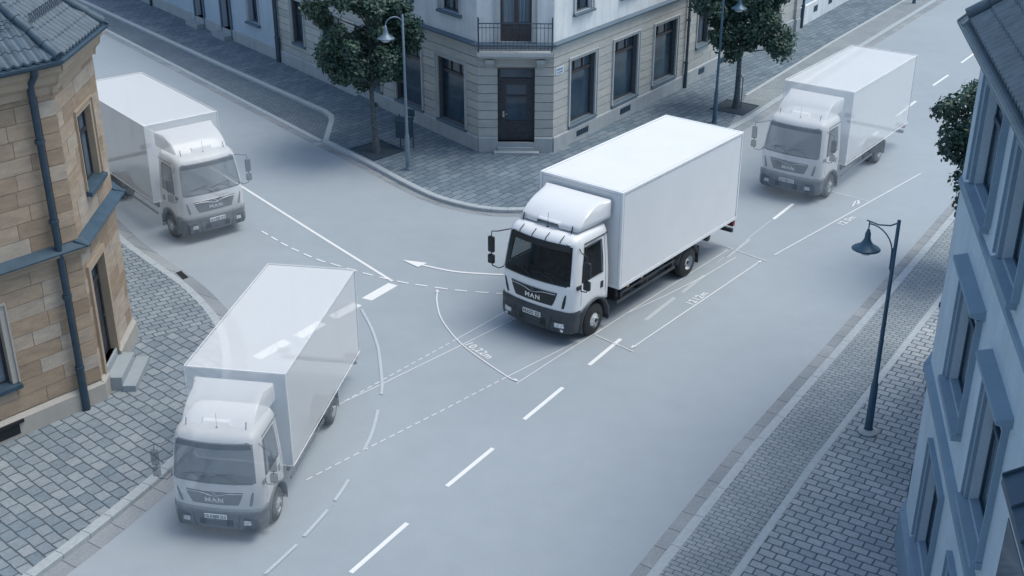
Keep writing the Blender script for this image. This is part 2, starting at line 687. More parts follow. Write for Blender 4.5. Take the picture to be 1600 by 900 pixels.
def ribbon(mb, pix, w, z, smooth=0, dash=None, sink=None):
    pts = [V2(G(u, v)) for u, v in pix]
    if smooth:
        pts = smooth_line(pts, smooth)
    if not dash:
        band(mb, pts, w / 2, -w / 2, z)
        return
    on, off = dash
    # resample finely
    P = [pts[0]]
    for a_, b_ in zip(pts, pts[1:]):
        n = max(1, int((b_ - a_).length / .03))
        for k in range(1, n + 1):
            P.append(a_.lerp(b_, k / n))
    acc, cur = 0.0, [P[0]]
    state = True
    for a_, b_ in zip(P, P[1:]):
        acc += (b_ - a_).length
        if state:
            cur.append(b_)
        if acc > (on if state else off):
            if state and len(cur) > 1:
                if sink is not None:
                    mb = MB()
                    sink.append(mb)
                band(mb, cur, w / 2, -w / 2, z)
            state = not state
            acc = 0
            cur = [b_]
    if state and len(cur) > 1:
        band(mb, cur, w / 2, -w / 2, z)


def arrow_head(mb, tip, frm, L, w, z):
    t = V2(G(*tip))
    f = V2(G(*frm))
    d = (t - f).normalized()
    n = Vector((-d.y, d.x))
    c = t - d * L
    mb.add([(t.x, t.y, z), ((c + n * w).x, (c + n * w).y, z), ((c - n * w).x, (c - n * w).y, z)], [(0, 1, 2)])


mb = MB()
for a_, b_ in [((548, 895), (636.5, 817.5)), ((698, 760), (770.5, 700.5)), ((819, 655.5), (879.5, 605.5)), ((920.5, 570.5), (970, 529.5)), 
               ((1208.6, 342.5), (1239.4, 318.5)), ((1341.6, 228), (1373, 205.5)), ((1401, 181.5), (1431, 158)), ((1457.7, 133.7), (1481.8, 117.3)), ((1502, 98.3), (1522.3, 83.5)), ((1540, 69), (1556, 57))]:
    ribbon(mb, [a_, b_], .098, .005)
structure(up(mb.build('centre_line', M['paint'], recalc=False)))
mb = MB()
for q in [[(565, 466), (580.8, 469.9), (621.5, 446.3), (607, 442.3)], [(513.9, 494), (527, 499), (565.5, 477.5), (551.9, 473)],
          [(458, 524), (473, 529), (510, 507), (496, 502)], [(395, 557), (408, 562), (455.5, 536), (442, 530)]]:
    quad_mark(mb, q, .005)
structure(up(mb.build('give_way_line', M['paint'], recalc=False)))
mb = MB()
ribbon(mb, [(1066, 457), (1101, 430)], .10, .005)
ribbon(mb, [(1009, 500), (1054, 465)], .11, .005)
ribbon(mb, [(1135, 402), (1171, 374)], .11, .005)
ribbon(mb, [(1120, 411), (1205, 344)], .035, .005)
structure(up(mb.build('worn_centre_line', M['paint_faded'], recalc=False)))

GM = 'survey lines drawn on the road'
mb = MB()
ribbon(mb, [(222, 195), (330, 262), (383, 295), (500, 369), (613, 439.5)], .085, .008)
tag(up(mb.build('lane_line', M['paint'], recalc=False)), 'long straight white line from the left see-through truck to the junction middle', 'road marking')
sink = []
ribbon(MB(), [(408.9, 361.5), (449.6, 385), (495.5, 405.6), (527, 415), (575.5, 429), (626.7, 441), (666, 447.3), (705.5, 452.8), (750, 457), (800, 460)], .055, .012, 5, (.33, .19), sink)
dt = thing('dashed_turn_line', 'white dashed curve leading left from the front of the solid truck', 'road marking', tuple(G(626, 441)))
for mb in sink:
    up(mb.build('dash', M['paint'], dt, recalc=False))
mb = MB()
ribbon(mb, [(653, 412.8), (690, 421), (721, 425.8), (778, 429.3), (812, 430)], .075, .012, 5)
T = [V2(G(*q)) for q in [(628, 406.5), (668, 411.5), (661, 414.5), (653, 418)]]
mb.add([(p.x, p.y, .016) for p in T], [(0, 1, 2, 3)])
tag(up(mb.build('turn_arrow', M['paint'], recalc=False)), 'curved white arrow pointing left out of the solid truck cab', 'road marking')


def text_mesh(txt, size, extr=0.0, bold=0.0, space=1.0):
    cu = bpy.data.curves.new('lettering', 'FONT')
    cu.body = txt
    cu.size = size
    cu.extrude = extr
    cu.offset = bold
    cu.space_character = space
    cu.align_x = 'CENTER'
    cu.align_y = 'CENTER'
    o = bpy.data.objects.new('lettering_curve', cu)
    COL.objects.link(o)
    bpy.context.view_layer.update()
    me = bpy.data.meshes.new_from_object(o.evaluated_get(bpy.context.evaluated_depsgraph_get()))
    vs = [v.co.copy() for v in me.vertices]
    fs = [list(p.vertices) for p in me.polygons]
    bpy.data.objects.remove(o)
    bpy.data.meshes.remove(me)
    return vs, fs


def ground_text(mb, txt, size, px, along, z, space=1.1, bold=.010):
    vs, fs = text_mesh(txt, size, 0, bold, space)
    c = V2(G(*px))
    d = (V2(G(*along[1])) - V2(G(*along[0]))).normalized()
    n = Vector((-d.y, d.x))
    mb.add([(c.x + d.x * v.x + n.x * v.y, c.y + d.y * v.x + n.y * v.y, z) for v in vs], fs)


def dim_thing(name, label, parts, group=None):
    loc = (0, 0, 0)
    P = parts['line'].v
    c = Vector(P[len(P) // 2])
    o = thing(name, label, 'road marking', (c.x, c.y, 0), group)
    for k, m in parts.items():
        up(m.build(k.split('_')[0] if k[-1].isdigit() else k, M['paint_soft'], o, recalc=False))
    return o


l_, t1, t2, h1, h2, tx = MB(), MB(), MB(), MB(), MB(), MB()
ribbon(l_, [(987, 544.5), (1188, 408.5)], .036, .012)
ribbon(t1, [(930, 523.9), (990, 550.4)], .03, .016)
ribbon(t2, [(1129.3, 384.3), (1198.6, 408.9)], .03, .016)
arrow_head(h1, (985, 545.5), (1190, 407.5), .17, .055, .020)
arrow_head(h2, (1190, 407.5), (985, 545.5), .17, .055, .020)
ground_text(tx, '1212m', .30, (1089.5, 467), [(985, 545.5), (1190, 407.5)], .012)
dim_thing('dimension_line', 'thin white double arrow with 1212m beside the solid truck', {'line': l_, 'tick': t1, 'tick_1': t2, 'arrowhead': h1, 'arrowhead_1': h2, 'lettering': tx}, GM)
l_, t1, tx, ic = MB(), MB(), MB(), MB()
ribbon(l_, [(1209.8, 399), (1438.7, 271.4)], .042, .012)
ribbon(t1, [(1297.3, 299), (1332, 307.5), (1356.7, 314.5)], .03, .008)
ground_text(tx, '12.0m', .32, (1323, 345.5), [(1209, 399), (1438, 271)], .012)
ribbon(ic, [(1340.5, 313), (1342, 317), (1339.5, 319.5)], .06, .012)
ribbon(ic, [(1337, 314.5), (1332, 323)], .045, .016)
dim_thing('dimension_line', 'thin white line with 12.0m beside the far right see-through truck', {'line': l_, 'tick': t1, 'lettering': tx, 'mark': ic}, GM)
l_, h1, h2, tx = MB(), MB(), MB(), MB()
arc = [(683.3, 456), (682.8, 473), (689.8, 498.8), (713.2, 530.3), (742.4, 554.8), (791.4, 588.2), (809, 596)]
ribbon(l_, arc, .038, .016, 6)
arrow_head(h1, (683.4, 452.5), (682.8, 473), .18, .06, .020)
arrow_head(h2, (811.5, 597.5), (791.4, 588.2), .17, .055, .020)
ground_text(tx, '10,22m', .30, (748, 548), [(726, 536), (770, 564)], .012)
dim_thing('dimension_arc', 'thin white curved double arrow with 10,22m in front of the solid truck', {'line': l_, 'arrowhead': h1, 'arrowhead_1': h2, 'lettering': tx}, GM)
for lab, solid, dashed, z in [
    ('upper white ray of the pair under the solid truck nose, dashed further on', [(790, 487), (713.2, 530.4)], [(713.2, 530.4), (600, 592.7), (538, 627.5)], .008),
    ('thin unbroken white ray, lower one of the pair under the solid truck nose', [(815, 493), (721.4, 539.2), (600, 598.7), (536.8, 628.8), (463, 666)], None, .008),
    ('thin white ray turning dashed towards the door of the bottom left truck', [(926, 521.5), (791, 589.7)], [(791, 589.7), (700, 637), (568, 704), (479, 750)], .008),
    ('short thin white line from the arc tip to the solid truck front wheel', [(941, 514), (870, 559), (807, 600)], None, .012),
    ('thin white line running beside the solid truck flank to the rear tick', [(930, 521.8), (977.7, 490.6), (1136.5, 391)], None, .008),
    ('thin bent white line crossing the dashes beside the solid truck', [(977.7, 490.6), (1040, 462), (1100, 432), (1149.5, 402.5)], None, .010)]:
    mb = MB()
    ribbon(mb, solid, .028, z)
    if dashed:
        ribbon(mb, dashed, .03, z, 0, (.14, .09))
    tag(up(mb.build('survey_line', M['paint_soft'], recalc=False)), lab, 'road marking', GM)
for lab, pts_, sm_ in [
    ('faint pale curved stroke starting at the rear corner of the bottom left truck', [(565, 484), (580, 512), (590, 540), (593.4, 560), (597, 598), (596, 617)], 4),
    ('faint pale curved stroke below the two crossing rays right of the bottom left truck', [(590.8, 641), (585, 665), (578.3, 684.7), (569, 703.6)], 4),
    ('short faint stroke nearest the door of the bottom left truck, upper of three', [(545, 750), (535, 766), (523, 783)], 0),
    ('short faint stroke right of the bottom left truck, middle of three', [(512.5, 797), (494, 818), (475, 839)], 0),
    ('short faint stroke at the bottom edge right of the bottom left truck, lowest of three', [(464, 851.6), (440, 874), (414, 898)], 0)]:
    mb = MB()
    ribbon(mb, pts_, .07, .016, sm_)
    tag(up(mb.build('curved_lane_stroke', M['paint_faded'], recalc=False)), lab, 'road marking', 'broken curve right of the bottom left truck')


# ------------------------------------------------------------------ facade tools
class Face:
    """vertical wall frame: s runs from A to B, off is outward, z up"""

    def __init__(s, A, B, side):
        s.A = V2(A)
        s.t = (V2(B) - V2(A)).normalized()
        s.L = (V2(B) - V2(A)).length
        s.n = Vector((s.t.y, -s.t.x)) * side

    def P(s, a, off, z):
        q = s.A + s.t * a + s.n * off
        return (q.x, q.y, z)

    def box(s, mb, s0, s1, o0, o1, z0, z1):
        mb.hexa([s.P(s0, o0, z0), s.P(s1, o0, z0), s.P(s1, o1, z0), s.P(s0, o1, z0)], [s.P(s0, o0, z1), s.P(s1, o0, z1), s.P(s1, o1, z1), s.P(s0, o1, z1)])

    def prism(s, mb, s0, s1, prof):
        """prof: (off, z) outline extruded along s"""
        n = len(prof)
        vs = [s.P(s0, o, z) for o, z in prof] + [s.P(s1, o, z) for o, z in prof]
        fs = [tuple(range(n)), tuple(range(2 * n - 1, n - 1, -1))]
        for i in range(n):
            j = (i + 1) % n
            fs.append((i, j, n + j, n + i))
        mb.add(vs, fs)

    def wall(s, mb, s0, s1, z0, z1, holes, depth=.2, off=0.0, reveal=True, ri=None):
        ss = sorted({s0, s1} | {h[0] for h in holes} | {h[1] for h in holes})
        zs = sorted({z0, z1} | {h[2] for h in holes} | {h[3] for h in holes})
        ss = [x for x in ss if s0 <= x <= s1]
        zs = [x for x in zs if z0 <= x <= z1]
        for i in range(len(ss) - 1):
            for j in range(len(zs) - 1):
                cs, cz = (ss[i] + ss[i + 1]) / 2, (zs[j] + zs[j + 1]) / 2
                if any(h[0] < cs < h[1] and h[2] < cz < h[3] for h in holes):
                    continue
                mb.add([s.P(ss[i], off, zs[j]), s.P(ss[i + 1], off, zs[j]), s.P(ss[i + 1], off, zs[j + 1]), s.P(ss[i], off, zs[j + 1])], [(0, 1, 2, 3)])
        if reveal:
            keep = mb.cur
            for h in holes:
                a, b, c, d = h
                if ri is not None:
                    mb.cur = ri
                q = [(a, c), (b, c), (b, d), (a, d)]
                for k in range(4):
                    (x0, y0), (x1, y1) = q[k], q[(k + 1) % 4]
                    mb.add([s.P(x0, off, y0), s.P(x1, off, y1), s.P(x1, off - depth, y1), s.P(x0, off - depth, y0)], [(0, 1, 2, 3)])
                mb.cur = keep
                mb.add([s.P(a, off - depth, c), s.P(b, off - depth, c), s.P(b, off - depth, d), s.P(a, off - depth, d)], [(0, 1, 2, 3)])

    def courses(s, mb, s0, s1, zs, holes, o0, o1, gap=.014, block=None, endg=0.0):
        for za, zb in zip(zs, zs[1:]):
            za2, zb2 = za + gap / 2, zb - gap / 2
            cuts = sorted({za2, zb2} | {h[2] for h in holes if za2 < h[2] < zb2} | {h[3] for h in holes if za2 < h[3] < zb2})
            # blocks of this course
            edges = [s0 + endg, s1 - endg]
            if block:
                x = s0 + random.uniform(.2, .9) * block
                while x < s1 - .2:
                    edges.append(x)
                    x += block * random.uniform(.55, 1.5)
            edges = sorted(edges)
            for e0, e1 in zip(edges, edges[1:]):
                mb.ct = random.random()
                jit = random.uniform(-.004, .004) if block else 0
                g = gap / 2 if block else 0
                for ca, cb in zip(cuts, cuts[1:]):
                    cz = (ca + cb) / 2
                    iv = [(e0 + g, e1 - g)]
                    for h in holes:
                        if h[2] < cz < h[3]:
                            nv = []
                            for a, b in iv:
                                if h[1] <= a or h[0] >= b:
                                    nv.append((a, b))
                                else:
                                    if h[0] > a:
                                        nv.append((a, h[0]))
                                    if h[1] < b:
                                        nv.append((h[1], b))
                            iv = nv
                    for a, b in iv:
                        if b - a > .01:
                            s.box(mb, a, b, o0, o1 + jit, ca, cb)


def window(root, f, s0, s1, z0, z1, depth=.2, off=0.0, fm='wood_red', kind='shop', gm='glass', sill=None, surround=None, hood=None, sm='trim', sillm='trim_dark'):
    """frame (with mullions) > pane, sill, surround; all real bars set back in the reveal"""
    fr = MB()
    o0, o1 = off - depth + .004, off - depth + .07
    w = .06
    f.box(fr, s0, s1, o0, o1, z0, z0 + w)
    f.box(fr, s0, s1, o0, o1, z1 - w, z1)
    f.box(fr, s0, s0 + w, o0, o1, z0 + w, z1 - w)
    f.box(fr, s1 - w, s1, o0, o1, z0 + w, z1 - w)
    if kind == 'shop':
        zt = z1 - (z1 - z0) * .22
        f.box(fr, s0 + w, s1 - w, o0, o1 + .02, zt - .05, zt + .05)
        for k in (1, 2):
            x = s0 + (s1 - s0) * k / 3
            f.box(fr, x - .03, x + .03, o0, o1, zt + .05, z1 - w)
    elif kind == 'sash':
        zt = z0 + (z1 - z0) * .68
        f.box(fr, s0 + w, s1 - w, o0, o1 + .02, zt - .04, zt + .04)
        x = (s0 + s1) / 2
        f.box(fr, x - .035, x + .035, o0, o1 + .005, z0 + w, zt - .04)
        f.box(fr, x - .025, x + .025, o0, o1, zt + .04, z1 - w)
    elif kind == 'small':
        x = (s0 + s1) / 2
        f.box(fr, x - .03, x + .03, o0, o1, z0 + w, z1 - w)
    win = fr.build('window', M[fm], root)
    pn = MB()
    f.box(pn, s0 + .02, s1 - .02, o0 + .01, o0 + .03, z0 + .02, z1 - .02)
    random.seed(int(abs(s0 * 97 + z0 * 31)))
    pn.build('pane', M['curtain' if (kind == 'sash' and random.random() < .5) else gm], win, origin=root['_o'])
    if sill:
        a, b, pr, th = sill
        sb = MB()
        f.prism(sb, s0 - a, s1 + b, [(off - depth + .07, z0 + .02), (off + pr, z0 - .03), (off + pr, z0 - .03 - th), (off - depth + .07, z0 - .03 - th)])
        sb.build('sill', M[sillm], win, origin=root['_o'])
    if surround:
        w2, pr = surround
        sb = MB()
        f.box(sb, s0 - w2, s0, off, off + pr, z0, z1 + w2)
        f.box(sb, s1, s1 + w2, off, off + pr, z0, z1 + w2)
        f.box(sb, s0, s1, off, off + pr, z1, z1 + w2)
        e = .035
        f.box(sb, s0 - w2 - e, s0 - w2, off, off + pr + .035, z0, z1 + w2 + e)
        f.box(sb, s1 + w2, s1 + w2 + e, off, off + pr + .035, z0, z1 + w2 + e)
        f.box(sb, s0 - w2, s1 + w2, off, off + pr + .035, z1 + w2, z1 + w2 + e)
        sb.build('surround', M[sm], win, origin=root['_o'])
    if hood:
        a, pr, th, up_ = hood
        sb = MB()
        f.prism(sb, s0 - a, s1 + a, [(off, z1 + up_), (off + pr, z1 + up_ + .04), (off + pr, z1 + up_ + th), (off, z1 + up_ + th + .05)])
        sb.build('hood', M[sm], win, origin=root['_o'])
    return win


def pipe(root, f, s, off, z0, z1, r=.055, mat='pipe', elbow=None, name='drainpipe', top=None):
    m = MB()
    pts = [f.P(s, off, z0 + .0), f.P(s, off, z1)]
    if elbow:
        pts = [f.P(s, off, z0), f.P(s, off, z1 - .45), f.P(s, off + .03, z1 - .35), f.P(s, off + elbow, z1 - .12), f.P(s, off + elbow, z1)]
    m.tube(pts, r, 10)
    m.tube([f.P(s, off, z0), f.P(s, off, z0 + 1.0)], r * 1.25, 10)
    z = z0 + 1.0
    while z < z1 - .6:
        m.tube([f.P(s, off, z), f.P(s, off, z + .07)], r * 1.45, 10)
        f.box(m, s - .02, s + .02, off - .1, off, z + .01, z + .05)
        z += 1.7
    return m.build(name, M[mat], root)


# ------------------------------------------------------------------ corner building (middle)
P1, P2 = G(748, 236, KZ), G(863, 237, KZ)
R1, R2, L1, L2 = G(1067, 136, KZ), G(1244, 45, KZ), G(440, 96, KZ), G(240, 8.7, KZ)
fR = Face(P2, R1, 1)
fL = Face(P1, L1, -1)
fC = Face(P1, P2, 1)
cb = thing('corner_building', 'corner building with beige banded ground floor, chamfered door corner and small iron balcony', 'building', tuple(P1))
ZB = KZ - .02
ZT = 9.0
wR = fR.L
wL = fL.L
shopR = [(1.06, 2.70, .78, 3.06), (3.98, 5.72, .80, 3.10), (7.00, 8.78, .82, 3.08)]
shopL = [(.78, 2.42, .72, 2.98), (3.50, 5.25, .74, 2.98), (6.35, 7.95, .76, 2.98), (9.25, 10.75, .80, 2.98)]
smallL = [(12.40, 13.35, 1.25, 3.05)]
upR = [(1.30, 2.30, 4.66, 6.6), (4.40, 5.40, 4.66, 6.6), (7.40, 8.40, 4.66, 6.6)]
upL = [(1.02, 2.12, 4.66, 6.6), (4.0, 5.0, 4.66, 6.6), (6.8, 7.8, 4.66, 6.6), (9.6, 10.6, 4.66, 6.6), (12.4, 13.4, 4.66, 6.6)]
doorC = [(.66, 1.92, .46, 3.06)]
upC = [(.76, 1.80, 3.92, 6.3)]


def grow(hs, w, wz=None):
    return [(a - w, b + w, c - (wz if wz is not None else 0), d + w) for a, b, c, d in hs]


# back wall (dark joints) for the ground floor, plaster above
g = MB()
g.cur = 0
for f, L, holes, hup in ((fR, wR, shopR, upR), (fL, wL, shopL + smallL, upL), (fC, fC.L, doorC, upC)):
    g.cur = 0
    f.wall(g, 0, L, ZB, 3.82, holes, .22, -.03)
    g.cur = 1
    f.wall(g, 0, L, 3.82, ZT, hup, .2, 0.0)
# closing walls at the back and a flat ceiling
q = [fL.P(wL, 0, ZB), fR.P(wR, 0, ZB)]
bkL = (fL.P(wL, -9, ZB))
bkR = (fR.P(wR, -9, ZB))
for a, b in ((q[0], bkL), (bkL, bkR), (bkR, q[1])):
    g.add([a, b, (b[0], b[1], ZT), (a[0], a[1], ZT)], [(0, 1, 2, 3)])
g.build('wall', [M['joint'], M['plaster']], cb)
# rusticated courses, one tone each
zc = [.66 + .303 * i for i in range(10)]
m = MB()
for f, L, holes in ((fR, wR, grow(shopR, .12, .14)), (fL, wL, grow(shopL + smallL, .12, .14)), (fC, fC.L, doorC)):
    f.courses(m, 0, L, zc[:], holes, -.03, .012, .02)
    m.ct = .6
    f.courses(m, 0, L, [zc[-1], 3.72], holes, -.03, .012, .02)
m.build('banded_stonework', M['rustic'], cb)
m = MB()
for f, L, dh in ((fR, wR, None), (fL, wL, None), (fC, fC.L, (.66, 1.92))):
    segs = [(0, L)] if not dh else [(0, dh[0]), (dh[1], L)]
    for a, b in segs:
        f.prism(m, a, b, [(-.03, ZB), (.06, ZB), (.06, .60), (.02, .655), (-.03, .655)])
m.build('plinth', M['plinth'], cb)
m = MB()
for f, L in ((fR, wR), (fL, wL), (fC, fC.L)):
    m.cur = 0
    f.prism(m, -.07, L + .07, [(-.02, 3.725), (.06, 3.725), (.07, 3.78), (.13, 3.80), (-.02, 3.80)])
    m.cur = 1
    f.prism(m, -.09, L + .09, [(-.02, 3.803), (.15, 3.803), (.165, 3.865), (-.02, 3.93)])
m.build('cornice', [M['trim'], M['trim_dark']], cb)
m = MB()
for f, L in ((fR, wR), (fL, wL), (fC, fC.L)):
    f.prism(m, -.2, L + .2, [(0, ZT - .5), (.35, ZT - .2), (.4, ZT), (0, ZT)])
apex = [fL.P(wL, .4, ZT), fL.P(0, .4, ZT), fC.P(0, .4, ZT), fC.P(fC.L, .4, ZT), fR.P(0, .4, ZT), fR.P(wR, .4, ZT), bkR[:2] + (ZT,), bkL[:2] + (ZT,)]
cx = sum(p[0] for p in apex) / 8
cy = sum(p[1] for p in apex) / 8 - 1
for i in range(8):
    a, b = apex[i], apex[(i + 1) % 8]
    m.add([a, b, (cx, cy, ZT + 3)], [(0, 1, 2)])
m.build('roof', M['tile'], cb)
for h in shopR:
    window(cb, fR, *h, depth=.22, off=-.03, kind='shop', sill=(.10, .10, .10, .07), surround=(.09, .065), sm='trim')
for h in shopL:
    window(cb, fL, *h, depth=.22, off=-.03, kind='shop', sill=(.10, .10, .10, .07), surround=(.09, .065), sm='trim')
for h in smallL:
    window(cb, fL, *h, depth=.22, off=-.03, kind='sash', fm='wood', sill=(.10, .10, .10, .07), surround=(.09, .065), sm='trim')
for h in upR:
    window(cb, fR, *h, depth=.2, off=0, kind='sash', fm='wood', sill=(.16, .16, .12, .07), surround=(.10, .04), sm='trim')
for h in upL:
    window(cb, fL, *h, depth=.2, off=0, kind='sash', fm='wood', sill=(.16, .16, .12, .07), surround=(.10, .04), sm='trim')
# cellar vents
for f, s0, s1, z0, z1 in ((fR, 1.45, 2.25, .27, .48), (fR, 4.48, 5.25, .29, .51)):
    m = MB()
    f.box(m, s0, s1, .061, .066, z0, z1)
    for k in range(6):
        x = s0 + (s1 - s0) * (k + .5) / 6
        f.box(m, x - .012, x + .012, .066, .075, z0, z1)
    m.build('cellar_vent', M['iron'], cb)
# front door
m = MB()
f = fC
s0, s1, z0, z1 = doorC[0]
o0, o1 = -.245, -.17
f.box(m, s0, s0 + .09, o0, o1 + .02, z0, z1)
f.box(m, s1 - .09, s1, o0, o1 + .02, z0, z1)
f.box(m, s0 + .09, s1 - .09, o0, o1 + .02, z1 - .08, z1)
f.box(m, s0 + .09, s1 - .09, o0, o1 + .02, 2.58, 2.66)
f.box(m, s0 + .09, s1 - .09, o0, o1, z0, z0 + .20)
f.box(m, s0 + .09, s0 + .28, o0, o1, z0 + .2, 2.58)
f.box(m, s1 - .28, s1 - .09, o0, o1, z0 + .2, 2.58)
f.box(m, s0 + .28, s1 - .28, o0, o1, .66, .70)
f.box(m, s0 + .28, s1 - .28, o0, o1 - .03, .70, 1.10)
f.box(m, s0 + .28, s1 - .28, o0, o1, 1.10, 1.17)
f.box(m, s0 + .28, s1 - .28, o0, o1, 2.0, 2.06)
f.box(m, s0 + .28, s1 - .28, o0, o1, 2.44, 2.58)
dr = m.build('front_door', M['wood'], cb)
m = MB()
f.box(m, s0 + .26, s1 - .26, -.235, -.215, 1.15, 2.46)
f.box(m, s0 + .07, s1 - .07, -.235, -.215, 2.64, z1 - .06)
m.build('pane', M['glass'], dr, origin=cb['_o'])
m = MB()
m.tube([f.P(s0 + .20, -.17, 1.42), f.P(s0 + .20, -.11, 1.42), f.P(s0 + .32, -.10, 1.42)], .014, 6)
f.box(m, s0 + .165, s0 + .225, -.17, -.16, 1.30, 1.50)
m.build('handle', plain('brass_handle', (.55, .5, .42), .3, .9), dr, origin=cb['_o'])
m = MB()
f.box(m, s0 - .0, s1 + .0, -.25, .08, ZB, .46)
f.box(m, s0 - .0, s1 + .0, .08, .16, ZB, .30)
f.box(m, s0 - .12, s1 + .16, .16, .40, ZB, .24 - .04)
m.build('door_step', M['step'], cb)
# balcony
bal = MB()
f.box(bal, .02, 2.52, 0, .62, 3.60, 3.72)
f.prism(bal, .06, 2.48, [(0, 3.42), (.50, 3.50), (.56, 3.60), (0, 3.60)])
bs = bal.build('balcony', M['trim'], cb)
for x in (.42, 2.12):
    m = MB()
    f.prism(m, x - .14, x + .14, [(.0, 3.05), (.10, 3.08), (.34, 3.28), (.40, 3.43), (0, 3.43)])
    m.build('bracket', M['trim'], bs, origin=cb['_o'])
m = MB()
zr = 4.68
for a, b in (((.06, .56), (2.48, .56)), ((.06, .02), (.06, .56)), ((2.48, .02), (2.48, .56))):
    for z, r in ((zr, .018), (zr - .14, .012), (3.80, .014)):
        m.tube([f.P(a[0], a[1], z), f.P(b[0], b[1], z)], r, 6)
for k in range(20):
    x = .06 + (2.42) * k / 19
    m.tube([f.P(x, .56, 3.80), f.P(x, .56, zr)], .008, 5, caps=False)
for k in range(1, 5):
    for x in (.06, 2.48):
        m.tube([f.P(x, .02 + .54 * k / 5, 3.80), f.P(x, .02 + .54 * k / 5, zr)], .008, 5, caps=False)
for x in (.06, 2.48):
    m.tube([f.P(x, .56, 3.72), f.P(x, .56, zr + .2)], .022, 8)
m.build('railing', M['iron'], bs, origin=cb['_o'])
# balcony door
s0, s1, z0, z1 = upC[0]
m = MB()
o0, o1 = -.195, -.14
f.box(m, s0, s0 + .08, o0, o1, z0, z1)
f.box(m, s1 - .08, s1, o0, o1, z0, z1)
xm = (s0 + s1) / 2
f.box(m, xm - .07, xm + .07, o0, o1 + .01, z0, z1)
for a, b in ((s0 + .08, xm - .07), (xm + .07, s1 - .08)):
    f.box(m, a, b, o0, o1, z0, z0 + .12)
    f.box(m, a, b, o0, o1 - .02, z0 + .12, z0 + .55)
    f.box(m, a, b, o0, o1, z0 + .55, z0 + .63)
    f.box(m, a, b, o0, o1, z0 + 1.9, z0 + 1.97)
    f.box(m, a, b, o0, o1, z1 - .08, z1)
bd = m.build('balcony_door', M['wood_red'], cb)
m = MB()
f.box(m, s0 + .05, s1 - .05, -.188, -.172, z0 + .5, z1 - .04)
m.build('pane', M['curtain'], bd, origin=cb['_o'])
m = MB()
for a, b in ((s0 - .16, s0), (s1, s1 + .16)):
    f.box(m, a, b, 0, .05, 3.93, z1 + .16)
    f.box(m, a - .03 if a < s0 else b, a if a < s0 else b + .03, 0, .08, 3.93, z1 + .19)
f.box(m, s0, s1, 0, .05, z1, z1 + .16)
m.build('surround', M['trim'], bd, origin=cb['_o'])
pipe(cb, fR, wR - .06, .12, KZ, ZT - .3, .055, 'pipe')
pipe(cb, fL, wL - .05, .12, KZ, ZT - .3, .06, 'pipe')
# street name plate
sp = thing('street_name_plate', 'small blue and white street name plate on the corner building wall', 'sign', fR.P(.36, .012, 2.9))
m = MB()
fR.box(m, .13, .61, .013, .028, 2.78, 3.03)
m.build('plate', M['sign_white'], sp)
m = MB()
for z, xs in ((2.95, (.17, .24, .29, .36, .43, .50)), (2.85, (.19, .27, .34, .41, .47))):
    for x in xs:
        fR.box(m, x, x + .045, .028, .031, z - .03, z + .03)
m.build('lettering', M['sign_blue'], sp)

# ------------------------------------------------------------------ left pale house
f = Face(L1, L2, -1)
L_ = f.L + 14
lh = thing('terraced_house', 'pale blue plastered house with two dark doors left of the tall tree', 'building', tuple(L1))
doorsL = [(4.72, 5.62, .55, 2.9), (7.62, 8.52, .55, 2.9), (15.5, 16.4, .55, 2.9)]
winL = [(1.92, 2.86, 1.35, 3.1), (10.6, 11.5, 1.35, 3.1), (12.6, 13.4, 1.35, 3.1), (18, 18.9, 1.35, 3.1)]
m = MB()
f.wall(m, .02, L_, ZB, 8.5, doorsL + winL, .3, -.03)
c1, c2 = f.P(.02, -9, ZB), f.P(L_, -9, ZB)
a0, a1 = f.P(.02, -.03, ZB), f.P(L_, -.03, ZB)
for a, b in ((a0, c1), (c1, c2), (c2, a1)):
    m.add([a, b, (b[0], b[1], 8.5), (a[0], a[1], 8.5)], [(0, 1, 2, 3)])
m.build('wall', M['plaster_blue'], lh)
m = MB()
edges = [.02] + [x for d in doorsL for x in (d[0] - .12, d[1] + .12)] + [L_]
for i in range(0, len(edges), 2):
    f.prism(m, edges[i], edges[i + 1], [(-.03, ZB), (.03, ZB), (.03, .60), (-.03, .63)])
m.build('plinth', M['plinth'], lh)
for d in doorsL:
    m = MB()
    o0, o1 = -.325, -.26
    f.box(m, d[0], d[0] + .08, o0, o1, d[2], d[3])
    f.box(m, d[1] - .08, d[1], o0, o1, d[2], d[3])
    f.box(m, d[0] + .08, d[1] - .08, o0, o1, d[3] - .08, d[3])
    f.box(m, d[0] + .08, d[1] - .08, o0, o1 - .03, d[2], d[3] - .08)
    f.box(m, d[0] + .18, d[1] - .18, o0, o1 - .015, d[2] + .2, d[2] + .95)
    f.box(m, d[0] + .18, d[1] - .18, o0, o1 - .015, d[2] + 1.1, d[2] + 1.9)
    dd = m.build('door', M['wood'], lh)
    m = MB()
    f.box(m, d[1], d[1] + .12, -.03, .04, ZB, d[3] + .12)
    f.box(m, d[0] - .12, d[0], -.03, .04, ZB, d[3] + .12)
    f.box(m, d[0], d[1], -.03, .04, d[3], d[3] + .12)
    m.build('surround', M['trim_dark'], dd, origin=lh['_o'])
    m = MB()
    f.box(m, d[0], d[1], -.33, .05, ZB, .55)
    f.box(m, d[0] + .0, d[1] + .42, .05, .40, ZB, .33)
    m.build('door_step', M['step'], lh)
for h in winL:
    window(lh, f, *h, depth=.3, off=-.03, kind='small', fm='wood', sill=(.16, .16, .16, .08), surround=(.08, .03), sm='trim')
m = MB()
f.prism(m, 0, L_, [(0, 8.5), (.4, 8.5), (-4.5, 12.5), (-9.3, 8.5)])
m.build('roof', M['tile'], lh)
pipe(lh, f, .14, .10, KZ, 8.4, .05, 'pipe')
pipe(lh, f, 13.8, .10, KZ, 8.4, .05, 'pipe')

